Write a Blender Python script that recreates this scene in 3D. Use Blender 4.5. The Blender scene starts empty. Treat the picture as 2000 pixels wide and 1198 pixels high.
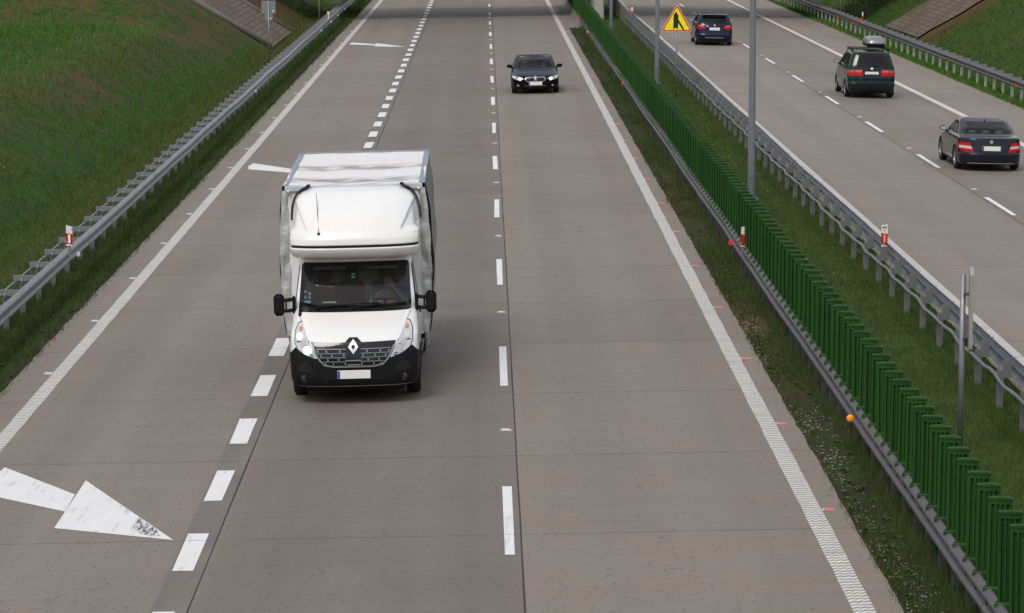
import bpy, bmesh, math, random
import numpy as np
from mathutils import Vector, Matrix
from mathutils.bvhtree import BVHTree
R = math.radians
random.seed(7); RNG = np.random.default_rng(7)
scene = bpy.context.scene
COL = scene.collection

# ------------------------------------------------------------------ camera
CAM_H = 7.775
PITCH = math.asin(.1379); YAW = 53/5975
cam_d = bpy.data.cameras.new('camera'); cam = bpy.data.objects.new('camera', cam_d); COL.objects.link(cam)
cam.location = (0, 0, CAM_H)
cam.rotation_euler = (math.pi/2-PITCH, 0, -YAW)
cam_d.sensor_width = 36; cam_d.lens = 36*5975/2000
cam_d.clip_start = .5; cam_d.clip_end = 3000
scene.camera = cam

# ------------------------------------------------------------------ light
SUN_EL = 52; SUN_AZ = 208     # azimuth of the sun measured from +Y clockwise (behind the viewer, to the left)
world = bpy.data.worlds.new('World'); scene.world = world; world.use_nodes = True
wn = world.node_tree.nodes; wl = world.node_tree.links
wn.clear()
w_out = wn.new('ShaderNodeOutputWorld'); w_bg = wn.new('ShaderNodeBackground'); w_bg.inputs[1].default_value = .115
sky = wn.new('ShaderNodeTexSky'); sky.sky_type = 'NISHITA'; sky.sun_disc = False
sky.sun_elevation = R(SUN_EL); sky.sun_rotation = R(SUN_AZ); sky.dust_density = 2.0; sky.air_density = 1.0
w_tc = wn.new('ShaderNodeTexCoord'); w_map = wn.new('ShaderNodeMapping'); w_map.inputs['Scale'].default_value = (1.6, 1.6, 4.0)
w_no = wn.new('ShaderNodeTexNoise'); w_no.inputs['Scale'].default_value = 1.7; w_no.inputs['Detail'].default_value = 7; w_no.inputs['Roughness'].default_value = .55
w_cr = wn.new('ShaderNodeValToRGB'); w_cr.color_ramp.elements[0].position = .33; w_cr.color_ramp.elements[1].position = .58
w_mx = wn.new('ShaderNodeMix'); w_mx.data_type = 'RGBA'; w_mx.inputs[7].default_value = (6.3, 6.2, 6.15, 1)
wl.new(w_tc.outputs['Generated'], w_map.inputs[0]); wl.new(w_map.outputs[0], w_no.inputs[0]); wl.new(w_no.outputs[0], w_cr.inputs[0])
wl.new(w_cr.outputs[0], w_mx.inputs[0]); wl.new(sky.outputs[0], w_mx.inputs[6]); wl.new(w_mx.outputs[2], w_bg.inputs[0]); wl.new(w_bg.outputs[0], w_out.inputs[0])
sun_d = bpy.data.lights.new('sun', 'SUN'); sun = bpy.data.objects.new('sun', sun_d); COL.objects.link(sun)
sun_d.energy = 1.35; sun_d.angle = R(20); sun_d.color = (1, .96, .9)
sv = Vector((math.sin(R(SUN_AZ))*math.cos(R(SUN_EL)), math.cos(R(SUN_AZ))*math.cos(R(SUN_EL)), math.sin(R(SUN_EL))))
sun.rotation_euler = (-sv).to_track_quat('-Z', 'Y').to_euler()
scene.view_settings.view_transform = 'Standard'; scene.view_settings.look = 'None'
scene.view_settings.exposure = .22; scene.view_settings.gamma = 1

# ------------------------------------------------------------------ helpers: materials
def lerp(a, b, t): return a+(b-a)*t
class NT:
    """tiny node-graph builder"""
    def __init__(s, name):
        s.m = bpy.data.materials.new(name); s.m.use_nodes = True; s.t = s.m.node_tree; s.n = s.t.nodes; s.l = s.t.links
        s.b = s.n['Principled BSDF']; s.tc = None
    def new(s, k, **kw):
        o = s.n.new(k)
        for a, v in kw.items(): setattr(o, a, v)
        return o
    def plug(s, sock, v):
        if isinstance(v, (int, float)): sock.default_value = v
        elif isinstance(v, (tuple, list)): sock.default_value = tuple(v) if len(v) == 3 and sock.type != 'RGBA' else (*v[:3], 1)
        else: s.l.new(v, sock)
    def co(s):
        if s.tc is None: s.tc = s.new('ShaderNodeTexCoord').outputs['Object']
        return s.tc
    def mapped(s, sc=(1, 1, 1), src=None):
        m = s.new('ShaderNodeMapping'); m.inputs['Scale'].default_value = sc; s.l.new(src or s.co(), m.inputs[0]); return m.outputs[0]
    def noise(s, scale, detail=3, sc=None, rough=.5, src=None):
        o = s.new('ShaderNodeTexNoise'); o.inputs['Scale'].default_value = scale; o.inputs['Detail'].default_value = detail; o.inputs['Roughness'].default_value = rough
        s.l.new(s.mapped(sc, src) if sc else (src or s.co()), o.inputs[0]); return o.outputs[0]
    def xyz(s):
        o = s.new('ShaderNodeSeparateXYZ'); s.l.new(s.co(), o.inputs[0]); return o.outputs
    def math(s, op, a, b=0., c=0.):
        o = s.new('ShaderNodeMath', operation=op); s.plug(o.inputs[0], a); s.plug(o.inputs[1], b)
        if op in ('MULTIPLY_ADD', 'SMOOTH_MIN', 'COMPARE'): s.plug(o.inputs[2], c)
        return o.outputs[0]
    def step(s, v, lo, hi, a=0., b=1.):
        o = s.new('ShaderNodeMapRange', interpolation_type='SMOOTHSTEP'); s.plug(o.inputs[0], v)
        for i, q in enumerate((lo, hi, a, b)): o.inputs[i+1].default_value = q
        return o.outputs[0]
    def mix(s, f, a, b, mode='MIX'):
        o = s.new('ShaderNodeMix', data_type='RGBA', blend_type=mode); s.plug(o.inputs[0], f); s.plug(o.inputs[6], a); s.plug(o.inputs[7], b); return o.outputs[2]
    def attr(s, name):
        return s.new('ShaderNodeAttribute', attribute_name=name).outputs['Fac']
    def bump(s, h, st=.2, dist=.02):
        o = s.new('ShaderNodeBump'); o.inputs['Strength'].default_value = st; o.inputs['Distance'].default_value = dist; s.plug(o.inputs['Height'], h); s.l.new(o.outputs[0], s.b.inputs['Normal'])
    def set(s, col=None, rough=None, metal=None, **kw):
        if col is not None: s.plug(s.b.inputs['Base Color'], col)
        if rough is not None: s.plug(s.b.inputs['Roughness'], rough)
        if metal is not None: s.plug(s.b.inputs['Metallic'], metal)
        for k, v in kw.items(): s.plug(s.b.inputs[k.replace('_', ' ')], v)
        return s.m
def simple(name, col, rough=.5, metal=0, var=.12, scale=8, bump=0, **kw):
    t = NT(name); n = t.noise(scale, 4)
    c = t.mix(n, tuple(x*(1-var) for x in col), tuple(min(1, x*(1+var)) for x in col))
    if bump: t.bump(t.noise(scale*4, 3), bump, .01)
    return t.set(c, rough, metal, **kw)
def glassmat(name, tint, spec_rough=.02, ior=1.5):
    t = NT(name); t.n.remove(t.b); out = t.n['Material Output']
    tr = t.new('ShaderNodeBsdfTransparent'); tr.inputs[0].default_value = (*tint, 1)
    gl = t.new('ShaderNodeBsdfGlossy'); gl.inputs['Roughness'].default_value = spec_rough
    fr = t.new('ShaderNodeFresnel'); fr.inputs[0].default_value = ior
    mx = t.new('ShaderNodeMixShader'); t.l.new(fr.outputs[0], mx.inputs[0]); t.l.new(tr.outputs[0], mx.inputs[1]); t.l.new(gl.outputs[0], mx.inputs[2]); t.l.new(mx.outputs[0], out.inputs[0])
    return t.m
def emis(name, col, st, base=None):
    t = NT(name); return t.set(base or col, .3, 0, Emission_Color=col, Emission_Strength=st)

# ------------------------------------------------------------------ helpers: objects
def tag(o, label=None, cat=None, group=None, kind=None):
    if label: o['label'] = label
    if cat: o['category'] = cat
    if group: o['group'] = group
    if kind: o['kind'] = kind
    return o
def thing(name, label, cat, loc=(0, 0, 0), rot=(0, 0, 0), group=None):
    o = bpy.data.objects.new(name, None); COL.objects.link(o); o.location = loc; o.rotation_euler = rot; o.empty_display_size = .2
    return tag(o, label, cat, group)
def copy_tree(o, parent=None, loc=None, rot=None):
    c = o.copy(); COL.objects.link(c)
    if parent: c.parent = parent
    if loc is not None: c.location = loc
    if rot is not None: c.rotation_euler = rot
    for ch in list(o.children): copy_tree(ch, c)
    return c
class MB:
    def __init__(s): s.v = []; s.f = []; s.sm = []
    def add(s, vs, fs, smooth=False):
        k = len(s.v); s.v += [tuple(p) for p in vs]; s.f += [tuple(i+k for i in f) for f in fs]; s.sm += [smooth]*len(fs); return s
    def box(s, c, d, rz=0, bev=0, rx=0, ry=0):
        hx, hy, hz = d[0]/2, d[1]/2, d[2]/2
        if bev:
            b = min(bev, hx*.9, hy*.9, hz*.9)
            vs = []
            for sz, inset in ((-hz, b), (-hz+b, 0), (hz-b, 0), (hz, b)):
                ex, ey = hx-inset, hy-inset
                for (px, py) in ((-ex+b, -ey), (ex-b, -ey), (ex, -ey+b), (ex, ey-b), (ex-b, ey), (-ex+b, ey), (-ex, ey-b), (-ex, -ey+b)): vs.append((px, py, sz))
            fs = [tuple(range(7, -1, -1)), tuple(range(24, 32))]
            for L in range(3):
                for i in range(8): fs.append((L*8+i, L*8+(i+1) % 8, L*8+8+(i+1) % 8, L*8+8+i))
        else:
            vs = [(x, y, z) for z in (-hz, hz) for (x, y) in ((-hx, -hy), (hx, -hy), (hx, hy), (-hx, hy))]
            fs = [(3, 2, 1, 0), (4, 5, 6, 7), (0, 1, 5, 4), (1, 2, 6, 5), (2, 3, 7, 6), (3, 0, 4, 7)]
        m = Matrix.Rotation(rz, 3, 'Z') @ Matrix.Rotation(ry, 3, 'Y') @ Matrix.Rotation(rx, 3, 'X')
        return s.add([m @ Vector(p)+Vector(c) for p in vs], fs)
    def tube(s, pts, r, n=8, cap=True, smooth=True, closed=False):
        pts = [Vector(p) for p in pts]; N = len(pts); rr = r if isinstance(r, (list, tuple)) else [r]*N
        vs = []; prev = None
        for i, p in enumerate(pts):
            a = pts[i-1] if (i or closed) else p; b = pts[(i+1) % N] if (i < N-1 or closed) else p
            t = (b-a).normalized() if (b-a).length > 1e-9 else Vector((0, 0, 1))
            if prev is None: u = t.cross(Vector((0, 0, 1))); u = u if u.length > .05 else t.cross(Vector((1, 0, 0)))
            else: u = prev-t*prev.dot(t)
            u.normalize(); prev = u; w = t.cross(u)
            for k in range(n):
                an = 2*math.pi*(k+.5)/n; vs.append(p+u*(rr[i]*math.cos(an))+w*(rr[i]*math.sin(an)))
        fs = []
        for i in range(N if closed else N-1):
            for k in range(n): fs.append((i*n+k, i*n+(k+1) % n, ((i+1) % N)*n+(k+1) % n, ((i+1) % N)*n+k))
        s.add(vs, fs, smooth)
        if cap and not closed: s.add(vs[:n], [tuple(range(n-1, -1, -1))]); s.add(vs[-n:], [tuple(range(n))])
        return s
    def lathe(s, prof, c, axis='x', n=28, smooth=True, arc=(0, 2*math.pi)):
        """prof: list of (radius, offset along axis)"""
        full = abs(arc[1]-arc[0]-2*math.pi) < 1e-6; K = n if full else n+1; vs = []
        for (r, o) in prof:
            for k in range(K):
                a = arc[0]+(arc[1]-arc[0])*k/n; p, q = r*math.cos(a), r*math.sin(a)
                vs.append({'x': (c[0]+o, c[1]+p, c[2]+q), 'y': (c[0]+p, c[1]+o, c[2]+q), 'z': (c[0]+p, c[1]+q, c[2]+o)}[axis])
        fs = []
        for i in range(len(prof)-1):
            for k in range(n): k2 = (k+1) % K; fs.append((i*K+k, i*K+k2, (i+1)*K+k2, (i+1)*K+k))
        return s.add(vs, fs, smooth)
    def prism(s, poly, a0, a1, axis='z'):
        """extrude a 2D polygon along an axis (x: poly=(y,z); y: poly=(x,z); z: poly=(x,y))"""
        mk = {'x': lambda p, a: (a, p[0], p[1]), 'y': lambda p, a: (p[0], a, p[1]), 'z': lambda p, a: (p[0], p[1], a)}[axis]
        n = len(poly); vs = [mk(p, a0) for p in poly]+[mk(p, a1) for p in poly]
        return s.add(vs, [tuple(range(n-1, -1, -1)), tuple(range(n, 2*n))]+[(i, (i+1) % n, n+(i+1) % n, n+i) for i in range(n)])
    def grid(s, fn, nu, nv, smooth=True, loop=False):
        vs = [fn(i/nu, j/nv) for j in range(nv+1) for i in range(nu+1)]
        return s.add(vs, [(j*(nu+1)+i, j*(nu+1)+i+1, (j+1)*(nu+1)+i+1, (j+1)*(nu+1)+i) for j in range(nv) for i in range(nu)], smooth)
    def sphere(s, c, r, n=14, m=9, sq=(1, 1, 1)):
        def fn(u, v):
            a = 2*math.pi*u; b = math.pi*(v-.5); return (c[0]+r*sq[0]*math.cos(b)*math.cos(a), c[1]+r*sq[1]*math.cos(b)*math.sin(a), c[2]+r*sq[2]*math.sin(b))
        return s.grid(fn, n, m)
    def data(s, name):
        me = bpy.data.meshes.new(name); me.from_pydata(s.v, [], s.f)
        me.polygons.foreach_set('use_smooth', s.sm); me.validate(); return me
    def build(s, name, m, parent=None, fix=True, loc=None, sharp=None):
        me = s.data(name)
        if fix:
            b = bmesh.new(); b.from_mesh(me); bmesh.ops.remove_doubles(b, verts=b.verts, dist=1e-5); bmesh.ops.recalc_face_normals(b, faces=b.faces); b.to_mesh(me); b.free()
        if sharp is not None: me.set_sharp_from_angle(angle=R(sharp))
        return link(name, me, m, parent, loc)
def link(name, me, m, parent=None, loc=None):
    for x in (m if isinstance(m, (list, tuple)) else [m]): me.materials.append(x)
    o = bpy.data.objects.new(name, me); COL.objects.link(o)
    if parent: o.parent = parent
    if loc: o.location = loc
    return o
def inst(o, parent=None, loc=None, rot=None):
    c = o.copy(); COL.objects.link(c)
    if parent: c.parent = parent
    if loc is not None: c.location = loc
    if rot is not None: c.rotation_euler = rot
    return c

# ------------------------------------------------------------------ ground heights (crossfall of the two carriageways)
def g(x):
    if x < 5: return .018*x
    if x < 7.6: return .09
    return .09-.018*(x-7.6)
def sstep(t): t = np.clip(t, 0, 1); return t*t*(3-2*t)
def hnoise(x, y, s=1.0):
    return (np.sin(x*.61*s+1.3*np.sin(y*.23*s))+np.sin(y*.47*s+2.1+1.1*np.sin(x*.33*s))+.6*np.sin(x*1.7*s+y*.9*s)+.5*np.sin(y*1.9*s-x*1.1*s+.7))/3.1
def terrain(x, y):
    x = np.asarray(x, float); y = np.asarray(y, float)
    z = np.where(x < 5, .018*x, np.where(x < 7.6, .09, .09-.018*(x-7.6)))-.03
    inside = (x > -7.5) & (x < 18.75)
    med = (x > 4.5) & (x < 8.0)
    z = np.where(med, .075+.02*hnoise(x*3, y*2), z)
    # left: verge, toe, slope
    dl = -(x+10.2)
    pl = 2.15+.22*hnoise(x*.5, y*.25)+6.5*sstep((y-127)/16)*(1-.0*y)
    rise = np.maximum(dl, 0)/1.55+.07*hnoise(x*1.4, y*1.2)*np.clip(dl, 0, 1)
    sm = .5*(rise+pl-np.sqrt((rise-pl)**2+.35))+.02
    zl = -.165-.05*np.exp(-(x+10.2)**2/.5)+np.where(dl > 0, np.maximum(sm, 0), 0)
    z = np.where(x <= -7.5, zl, z)
    dr = x-22.0
    pr = 1.75+.25*hnoise(x*.4+3, y*.2)+7*sstep((y-141)/14)
    rise = np.maximum(dr, 0)/1.5+.08*hnoise(x*1.3+5, y*1.1)*np.clip(dr, 0, 1)
    sm = .5*(rise+pr-np.sqrt((rise-pr)**2+.3))+.02
    zr = -.15-.06*np.exp(-(x-21.8)**2/.6)+np.where(dr > 0, np.maximum(sm, 0), 0)
    z = np.where(x >= 18.75, zr, z)
    added_hills = 34*sstep((y-235)/190)+30*sstep((-70-y)/140)      # unseen hills added both ways to keep low sky out of car reflections
    return z+added_hills*np.where((x > -9) & (x < 20), sstep((np.abs(y-80)-220)/200), 1.)

# ------------------------------------------------------------------ materials of the setting
def mat_concrete():
    t = NT('concrete_road'); X, Y, Z = t.xyz()
    streak = t.noise(1.0, 4, (.35, 5.5, 1)); fine = t.noise(26, 3); blot = t.noise(.55, 4); band = t.noise(1.0, 2, (1.15, .012, 1)); grain = t.noise(90, 2)
    band2 = t.noise(1.0, 3, (3.2, .05, 1))
    # one tint per slab
    row = t.math('FLOOR', t.math('DIVIDE', t.math('SUBTRACT', Y, 35.95-508), 5.08))
    lane = t.math('ADD', t.math('ADD', t.math('GREATER_THAN', X, -3.22), t.math('GREATER_THAN', X, .43)), t.math('ADD', t.math('GREATER_THAN', X, 6), t.math('GREATER_THAN', X, 12.27)))
    cmb = t.new('ShaderNodeCombineXYZ'); t.l.new(row, cmb.inputs[0]); t.l.new(lane, cmb.inputs[1])
    wn_ = t.new('ShaderNodeTexWhiteNoise', noise_dimensions='3D'); t.l.new(cmb.outputs[0], wn_.inputs[0]); slab = wn_.outputs['Value']
    v = t.math('MULTIPLY_ADD', streak, .34, .595)
    v = t.math('MULTIPLY_ADD', slab, .14, v); v = t.math('MULTIPLY_ADD', blot, .14, v); v = t.math('MULTIPLY_ADD', band, .42, v); v = t.math('MULTIPLY_ADD', band2, .16, v); v = t.math('MULTIPLY_ADD', t.math('COSINE', t.math('MULTIPLY_ADD', X, math.tau/1.825, 2.27*math.tau/1.825)), -.042, v); v = t.math('MULTIPLY_ADD', fine, .20, v); v = t.math('MULTIPLY_ADD', t.noise(1, 4, (5, 38, 1), .6), .16, v)
    v = t.math('MULTIPLY', v, .55)
    # lanes were cast separately
    lanetint = t.mix(t.step(X, -3.3, -3.15), (.256, .217, .181), (.214, .183, .156))
    lanetint = t.mix(t.step(X, .40, .46), lanetint, (.264, .223, .184))
    lanetint = t.mix(t.step(X, 4.14, 4.22), lanetint, (.278, .234, .193))
    lanetint = t.mix(t.step(X, 6, 6.1), lanetint, (.292, .247, .205))
    lanetint = t.mix(t.step(X, 12.2, 12.3), lanetint, (.258, .220, .185))
    lanetint = t.mix(t.step(X, 15.8, 15.9), lanetint, (.296, .249, .206))
    vv = t.new('ShaderNodeCombineColor'); [t.l.new(v, vv.inputs[i]) for i in range(3)]
    c = t.mix(1, lanetint, vv.outputs[0], 'MULTIPLY')
    # removed old marking beside the merge dashes
    m1 = t.math('MULTIPLY', t.step(X, -3.66, -3.60), t.step(X, -3.22, -3.26)); c = t.mix(t.math('MULTIPLY', m1, t.step(t.noise(.9, 3, (1, .5, 1)), .3, .6, .15, .55)), c, (.105, .095, .092))
    mot = t.math('MULTIPLY', t.step(t.noise(1, 5, (.75, .28, 1), .6), .46, .68), t.math('MULTIPLY_ADD', t.math('MULTIPLY', t.step(X, -3.2, -2.9), t.step(X, .55, .1)), .24, .08)); c = t.mix(mot, c, (.118, .103, .094))
    # tyre wear, dark pits, rubber smears
    pits = t.step(t.noise(17, 3), .635, .68); c = t.mix(t.math('MULTIPLY', pits, .8), c, (.07, .06, .055))
    sm = t.math('MULTIPLY', t.step(t.noise(1, 3, (2.4, .30, 1)), .68, .74), t.step(t.noise(3, 3, (2, 8, 1)), .5, .6)); c = t.mix(t.math('MULTIPLY', sm, .45), c, (.10, .09, .088))
    # transverse joints
    md = t.math('MODULO', t.math('SUBTRACT', Y, 35.95-508), 5.08); jt = t.math('LESS_THAN', md, .027)
    c = t.mix(t.math('MULTIPLY', jt, t.step(t.noise(1.1, 2), .3, .6, .5, .92)), c, (.045, .04, .037))
    t.bump(t.math('ADD', grain, t.math('MULTIPLY', t.noise(3, 2, (.6, 22, 1)), .6)), .22, .006)
    return t.set(c, t.step(blot, .3, .7, .62, .8))
def mat_marking(name='marking_paint', col=(.80, .80, .80), wear=.0):
    t = NT(name); n = t.noise(9, 4); n2 = t.noise(2.2, 4)
    c = t.mix(n2, tuple(x*.86 for x in col), col); X, Y, Z = t.xyz()
    dirty = t.step(t.noise(1, 4, (9, 1.2, 1)), .58, .74); c = t.mix(t.math('MULTIPLY', dirty, .5), c, (.38, .36, .34)); c = t.mix(t.math('MULTIPLY', t.step(t.noise(1, 3, (14, 1.0, 1)), .60, .66), .35), c, (.34, .32, .31))
    chips = t.step(t.noise(30, 3), .70, .76); c = t.mix(t.math('MULTIPLY', chips, .4+wear), c, (.2, .18, .17))
    md = t.math('MODULO', t.math('SUBTRACT', Y, 35.95-508), 5.08); c = t.mix(t.math('MULTIPLY', t.math('LESS_THAN', md, .03), .6), c, (.12, .11, .1))
    return t.set(c, .55)
def mat_ribbed():
    t = NT('ribbed_marking_paint'); X, Y, Z = t.xyz(); S = math.tau
    wv = t.math('ADD', t.math('MULTIPLY', Y, S/.135), t.math('MULTIPLY', t.math('SINE', t.math('MULTIPLY', X, S/.085)), .9)); wv = t.math('MULTIPLY_ADD', t.noise(5, 3), 4.5, wv)
    p = t.math('SINE', wv); n = t.noise(18, 3)
    f = t.step(t.math('ADD', p, t.math('MULTIPLY_ADD', n, 1.2, -.6)), -.25, .25)
    c = t.mix(f, (.29, .27, .245), t.mix(t.noise(2.5, 4), (.62, .60, .565), (.77, .75, .71)))
    c = t.mix(t.math('MULTIPLY', t.step(t.noise(1.2, 4), .56, .74), .45), c, (.34, .31, .28))
    t.bump(f, .5, .008)
    return t.set(c, .6)
def mat_soil():
    """earth under the grass: green patches, dry straw, reddish clay"""
    t = NT('grassy_earth'); dry = t.attr('dry'); mow = t.attr('mow'); bare = t.attr('bare'); red = t.attr('red')
    n1 = t.noise(.5, 6, None, .6); n2 = t.noise(2.4, 5, None, .65); n3 = t.noise(11, 4); n4 = t.noise(.22, 3)
    c = t.mix(t.step(n2, .35, .68), (.018, .050, .007), (.042, .105, .012))
    c = t.mix(t.step(n3, .4, .75), c, (.040, .058, .016))
    c = t.mix(t.math('MULTIPLY', mow, t.step(n2, .3, .6, .3, .8)), c, (.062, .072, .018))
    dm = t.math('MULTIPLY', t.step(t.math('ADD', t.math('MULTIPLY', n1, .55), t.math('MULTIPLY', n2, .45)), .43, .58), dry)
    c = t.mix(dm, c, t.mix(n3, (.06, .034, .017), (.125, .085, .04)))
    bm = t.math('MULTIPLY', bare, t.step(n2, .38, .58)); c = t.mix(bm, c, t.mix(n3, (.026, .018, .013), (.055, .04, .03)))
    c = t.mix(t.math('MULTIPLY', red, t.step(n2, .25, .5)), c, t.mix(n3, (.075, .035, .018), (.14, .07, .036)))
    t.bump(t.math('ADD', n3, n2), .8, .06)
    return t.set(c, .95, Specular_IOR_Level=.15)
def mat_blade(name, lo, hi, straw, fstraw=.12):
    t = NT(name); rnd = t.new('ShaderNodeNewGeometry').outputs['Random Per Island']; n = t.noise(.7, 4); n2 = t.noise(3.2, 3)
    c = t.mix(t.step(t.math('ADD', t.math('MULTIPLY', rnd, .55), t.math('MULTIPLY', n, .6)), .25, .85), lo, hi)
    c = t.mix(t.step(t.math('ADD', rnd, t.math('MULTIPLY_ADD', n2, .8, -.4)), 1-fstraw-.03, 1-fstraw+.03), c, straw)
    return t.set(c, .65, Specular_IOR_Level=.2)
def mat_steel(name, lo=(.20, .21, .225), hi=(.34, .35, .37), rough=.48):
    t = NT(name); n = t.noise(3, 5); sp = t.noise(35, 3); dr = t.noise(1, 4, (6, 6, .8))
    c = t.mix(n, lo, hi); c = t.mix(t.math('MULTIPLY', t.step(sp, .55, .7), .3), c, tuple(min(1, x*1.35) for x in hi)); c = t.mix(t.math('MULTIPLY', t.step(dr, .55, .75), .4), c, (.13, .12, .11))
    return t.set(c, t.step(sp, .3, .7, rough-.08, rough+.12), .55)
def mat_pavers():
    t = NT('concrete_pavers'); X, Y, Z = t.xyz()
    br = t.new('ShaderNodeTexBrick'); br.inputs['Scale'].default_value = 1; br.inputs['Brick Width'].default_value = .55; br.inputs['Row Height'].default_value = .30; br.inputs['Mortar Size'].default_value = .03
    cmb = t.new('ShaderNodeCombineXYZ'); t.l.new(Y, cmb.inputs[0]); t.l.new(t.math('MULTIPLY', X, 1.19), cmb.inputs[1]); t.l.new(cmb.outputs[0], br.inputs[0])
    br.inputs['Color1'].default_value = (.185, .148, .112, 1); br.inputs['Color2'].default_value = (.13, .102, .076, 1); br.inputs['Mortar'].default_value = (.04, .035, .03, 1)
    c = t.mix(t.step(t.noise(.6, 4), .35, .7), br.outputs[0], (.10, .068, .045)); c = t.mix(t.step(t.noise(1.7, 5, None, .65), .50, .64), c, (.075, .052, .034)); return t.set(c, .95)
M_CONC = mat_concrete(); M_MARK = mat_marking(); M_RIB = mat_ribbed(); M_SOIL = mat_soil()
M_STEEL = mat_steel('galvanised_steel'); M_STEELD = mat_steel('weathered_steel', (.085, .080, .085), (.16, .15, .155), .5); M_POST = mat_steel('zinc_post', (.16, .16, .16), (.30, .30, .295), .6)
M_LAMP = mat_steel('painted_lamp_steel', (.19, .22, .25), (.27, .30, .33), .45)
M_PAV = mat_pavers(); M_CW = simple('cast_concrete', (.20, .18, .165), .85, var=.3, scale=1.5, bump=.2); M_PIER = simple('pale_concrete', (.42, .40, .38), .85, var=.12, scale=1.0, bump=.15)
M_JOINT = simple('joint_sealant', (.018, .017, .017), .7)
def mat_panel():
    t = NT('green_plastic'); rnd = t.new('ShaderNodeObjectInfo').outputs['Random']; n = t.noise(2.5, 4); X, Y, Z = t.xyz(); d = t.noise(1, 4, (14, 14, 1.2))
    c = t.mix(t.math('MULTIPLY_ADD', rnd, .65, t.math('MULTIPLY_ADD', n, .5, -.1)), (.008, .047, .005), (.018, .078, .008))
    c = t.mix(t.math('MULTIPLY', t.step(d, .55, .75), .22), c, (.06, .075, .045))
    return t.set(c, t.step(n, .3, .7, .45, .65), Specular_IOR_Level=.3)
M_GREEN = mat_panel(); M_GREEND = simple('dark_green_plastic', (.010, .040, .010), .5)
M_RED = simple('red_reflective', (.55, .012, .015), .35, var=.1); M_WHITE = simple('white_plastic', (.78, .78, .76), .4, var=.05); M_BLACK = simple('black_paint', (.012, .012, .012), .5)
M_AMBER = emis('amber_reflector', (1, .22, .0), .35, (.85, .25, .01)); M_REDR = emis('red_reflector', (1, .02, .02), .22, (.75, .015, .02)); M_WREF = emis('white_reflector', (1, 1, .97), .05, (.85, .85, .83))  # reflectors glow faintly by themselves in place of returned light

# ------------------------------------------------------------------ terrain
xs = np.concatenate([[-420, -260, -160, -100, -70], np.arange(-55, -25, 1.), np.arange(-25, -8, .4), np.arange(-8, -7.4, .15), [-5, 0, 3, 4.3], np.arange(4.45, 8.2, .2), [9, 13, 18, 18.7], np.arange(18.8, 45, .4), np.arange(45, 70, 2.), [90, 140, 240, 420]])
ys = np.concatenate([[-220, -120, -60, -20, 10], np.arange(24, 215, .8), np.arange(216, 300, 6), [340, 420, 560, 800, 1100]])
GX, GY = np.meshgrid(xs, ys); GZ = terrain(GX, GY)
nx, ny = len(xs), len(ys)
vs = np.stack([GX.ravel(), GY.ravel(), GZ.ravel()], 1)
idx = np.arange(nx*ny).reshape(ny, nx)
fs = np.stack([idx[:-1, :-1].ravel(), idx[:-1, 1:].ravel(), idx[1:, 1:].ravel(), idx[1:, :-1].ravel()], 1)
me = bpy.data.meshes.new('ground'); me.from_pydata(vs.tolist(), [], fs.tolist()); me.polygons.foreach_set('use_smooth', [True]*len(fs))
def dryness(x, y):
    a = .8*sstep((-x-11.0)/1.5)*(1-.9*sstep((-x-14.2)/1.2)*(1-sstep((y-122)/6)))     # steep face of the left mound, browned partly for its shade, bare beyond y=124
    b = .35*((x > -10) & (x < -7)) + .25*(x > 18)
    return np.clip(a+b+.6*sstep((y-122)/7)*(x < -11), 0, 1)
def mowness(x, y): return np.exp(-((x+9.5)/.75)**2)+.35*np.exp(-((x-6.6)/1.2)**2)+.25*np.exp(-((x-20.2)/1.0)**2)
def bareness(x, y): return np.where((x > 4.3) & (x < 5.6), .95, np.where((x > -8.6) & (x < -7.3), .75, 0.))
def redness(x, y):
    a = ((x < -9.8) & (y > 158) & (y < 176))*1.0 + .8*((x < -9.3) & (x > -10.6) & (y > 136) & (y < 165))+.8*((x > 21) & (y > 150) & (y < 156.5))
    return np.clip(a+.55*((x > 4.4) & (x < 5.1))*np.exp(-((y-53)/6)**2)+.35*((x > 4.4) & (x < 5.1))*np.exp(-((y-78)/9)**2), 0, 1)
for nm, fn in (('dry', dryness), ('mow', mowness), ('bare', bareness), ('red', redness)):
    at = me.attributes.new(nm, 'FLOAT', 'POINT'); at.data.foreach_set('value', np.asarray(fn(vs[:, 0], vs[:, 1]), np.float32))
tag(link('ground', me, M_SOIL), kind='structure')

# ------------------------------------------------------------------ roads
def sheet(name, x0, x1, y0, y1, m, lift=0, step=3., jag0=0, jag1=0, kind='structure'):
    mb = MB(); n = max(1, int((y1-y0)/step)); vs = []
    for i in range(n+1):
        y = y0+(y1-y0)*i/n
        a = x0+jag0*random.uniform(-1, 1); b = x1+jag1*random.uniform(-1, 1)
        for k in range(5):
            x = lerp(a, b, k/4); vs.append((x, y, g(x)+lift))
    mb.add(vs, [(i*5+k, i*5+k+1, (i+1)*5+k+1, (i+1)*5+k) for i in range(n) for k in range(4)])
    return tag(mb.build(name, m, fix=False), kind=kind)
sheet('road', -7.55, 4.45, -40, 460, M_CONC, 0, .35, .02, .014)
sheet('opposite_road', 8.15, 18.8, -40, 460, M_CONC, 0, .5, .02, .02)
L1 = .004
def dashes(name, xc, w, y0, ln, per, y1, m=M_MARK):
    mb = MB(); y = y0
    while y < y1:
        a, b = xc-w/2, xc+w/2; j = [random.uniform(-.012, .012) for _ in range(4)]
        mb.add([(a+j[0], y+j[1], g(a)+L1), (b+j[2], y+j[3], g(b)+L1), (b+j[1], y+ln, g(b)+L1), (a+j[3], y+ln+j[0], g(a)+L1)], [(0, 1, 2, 3)]); y += per
    return tag(mb.build(name, m, fix=False), kind='structure')
dashes('lane_marking', .285, .122, 34.85-24, 4.05, 12, 300)
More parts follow.
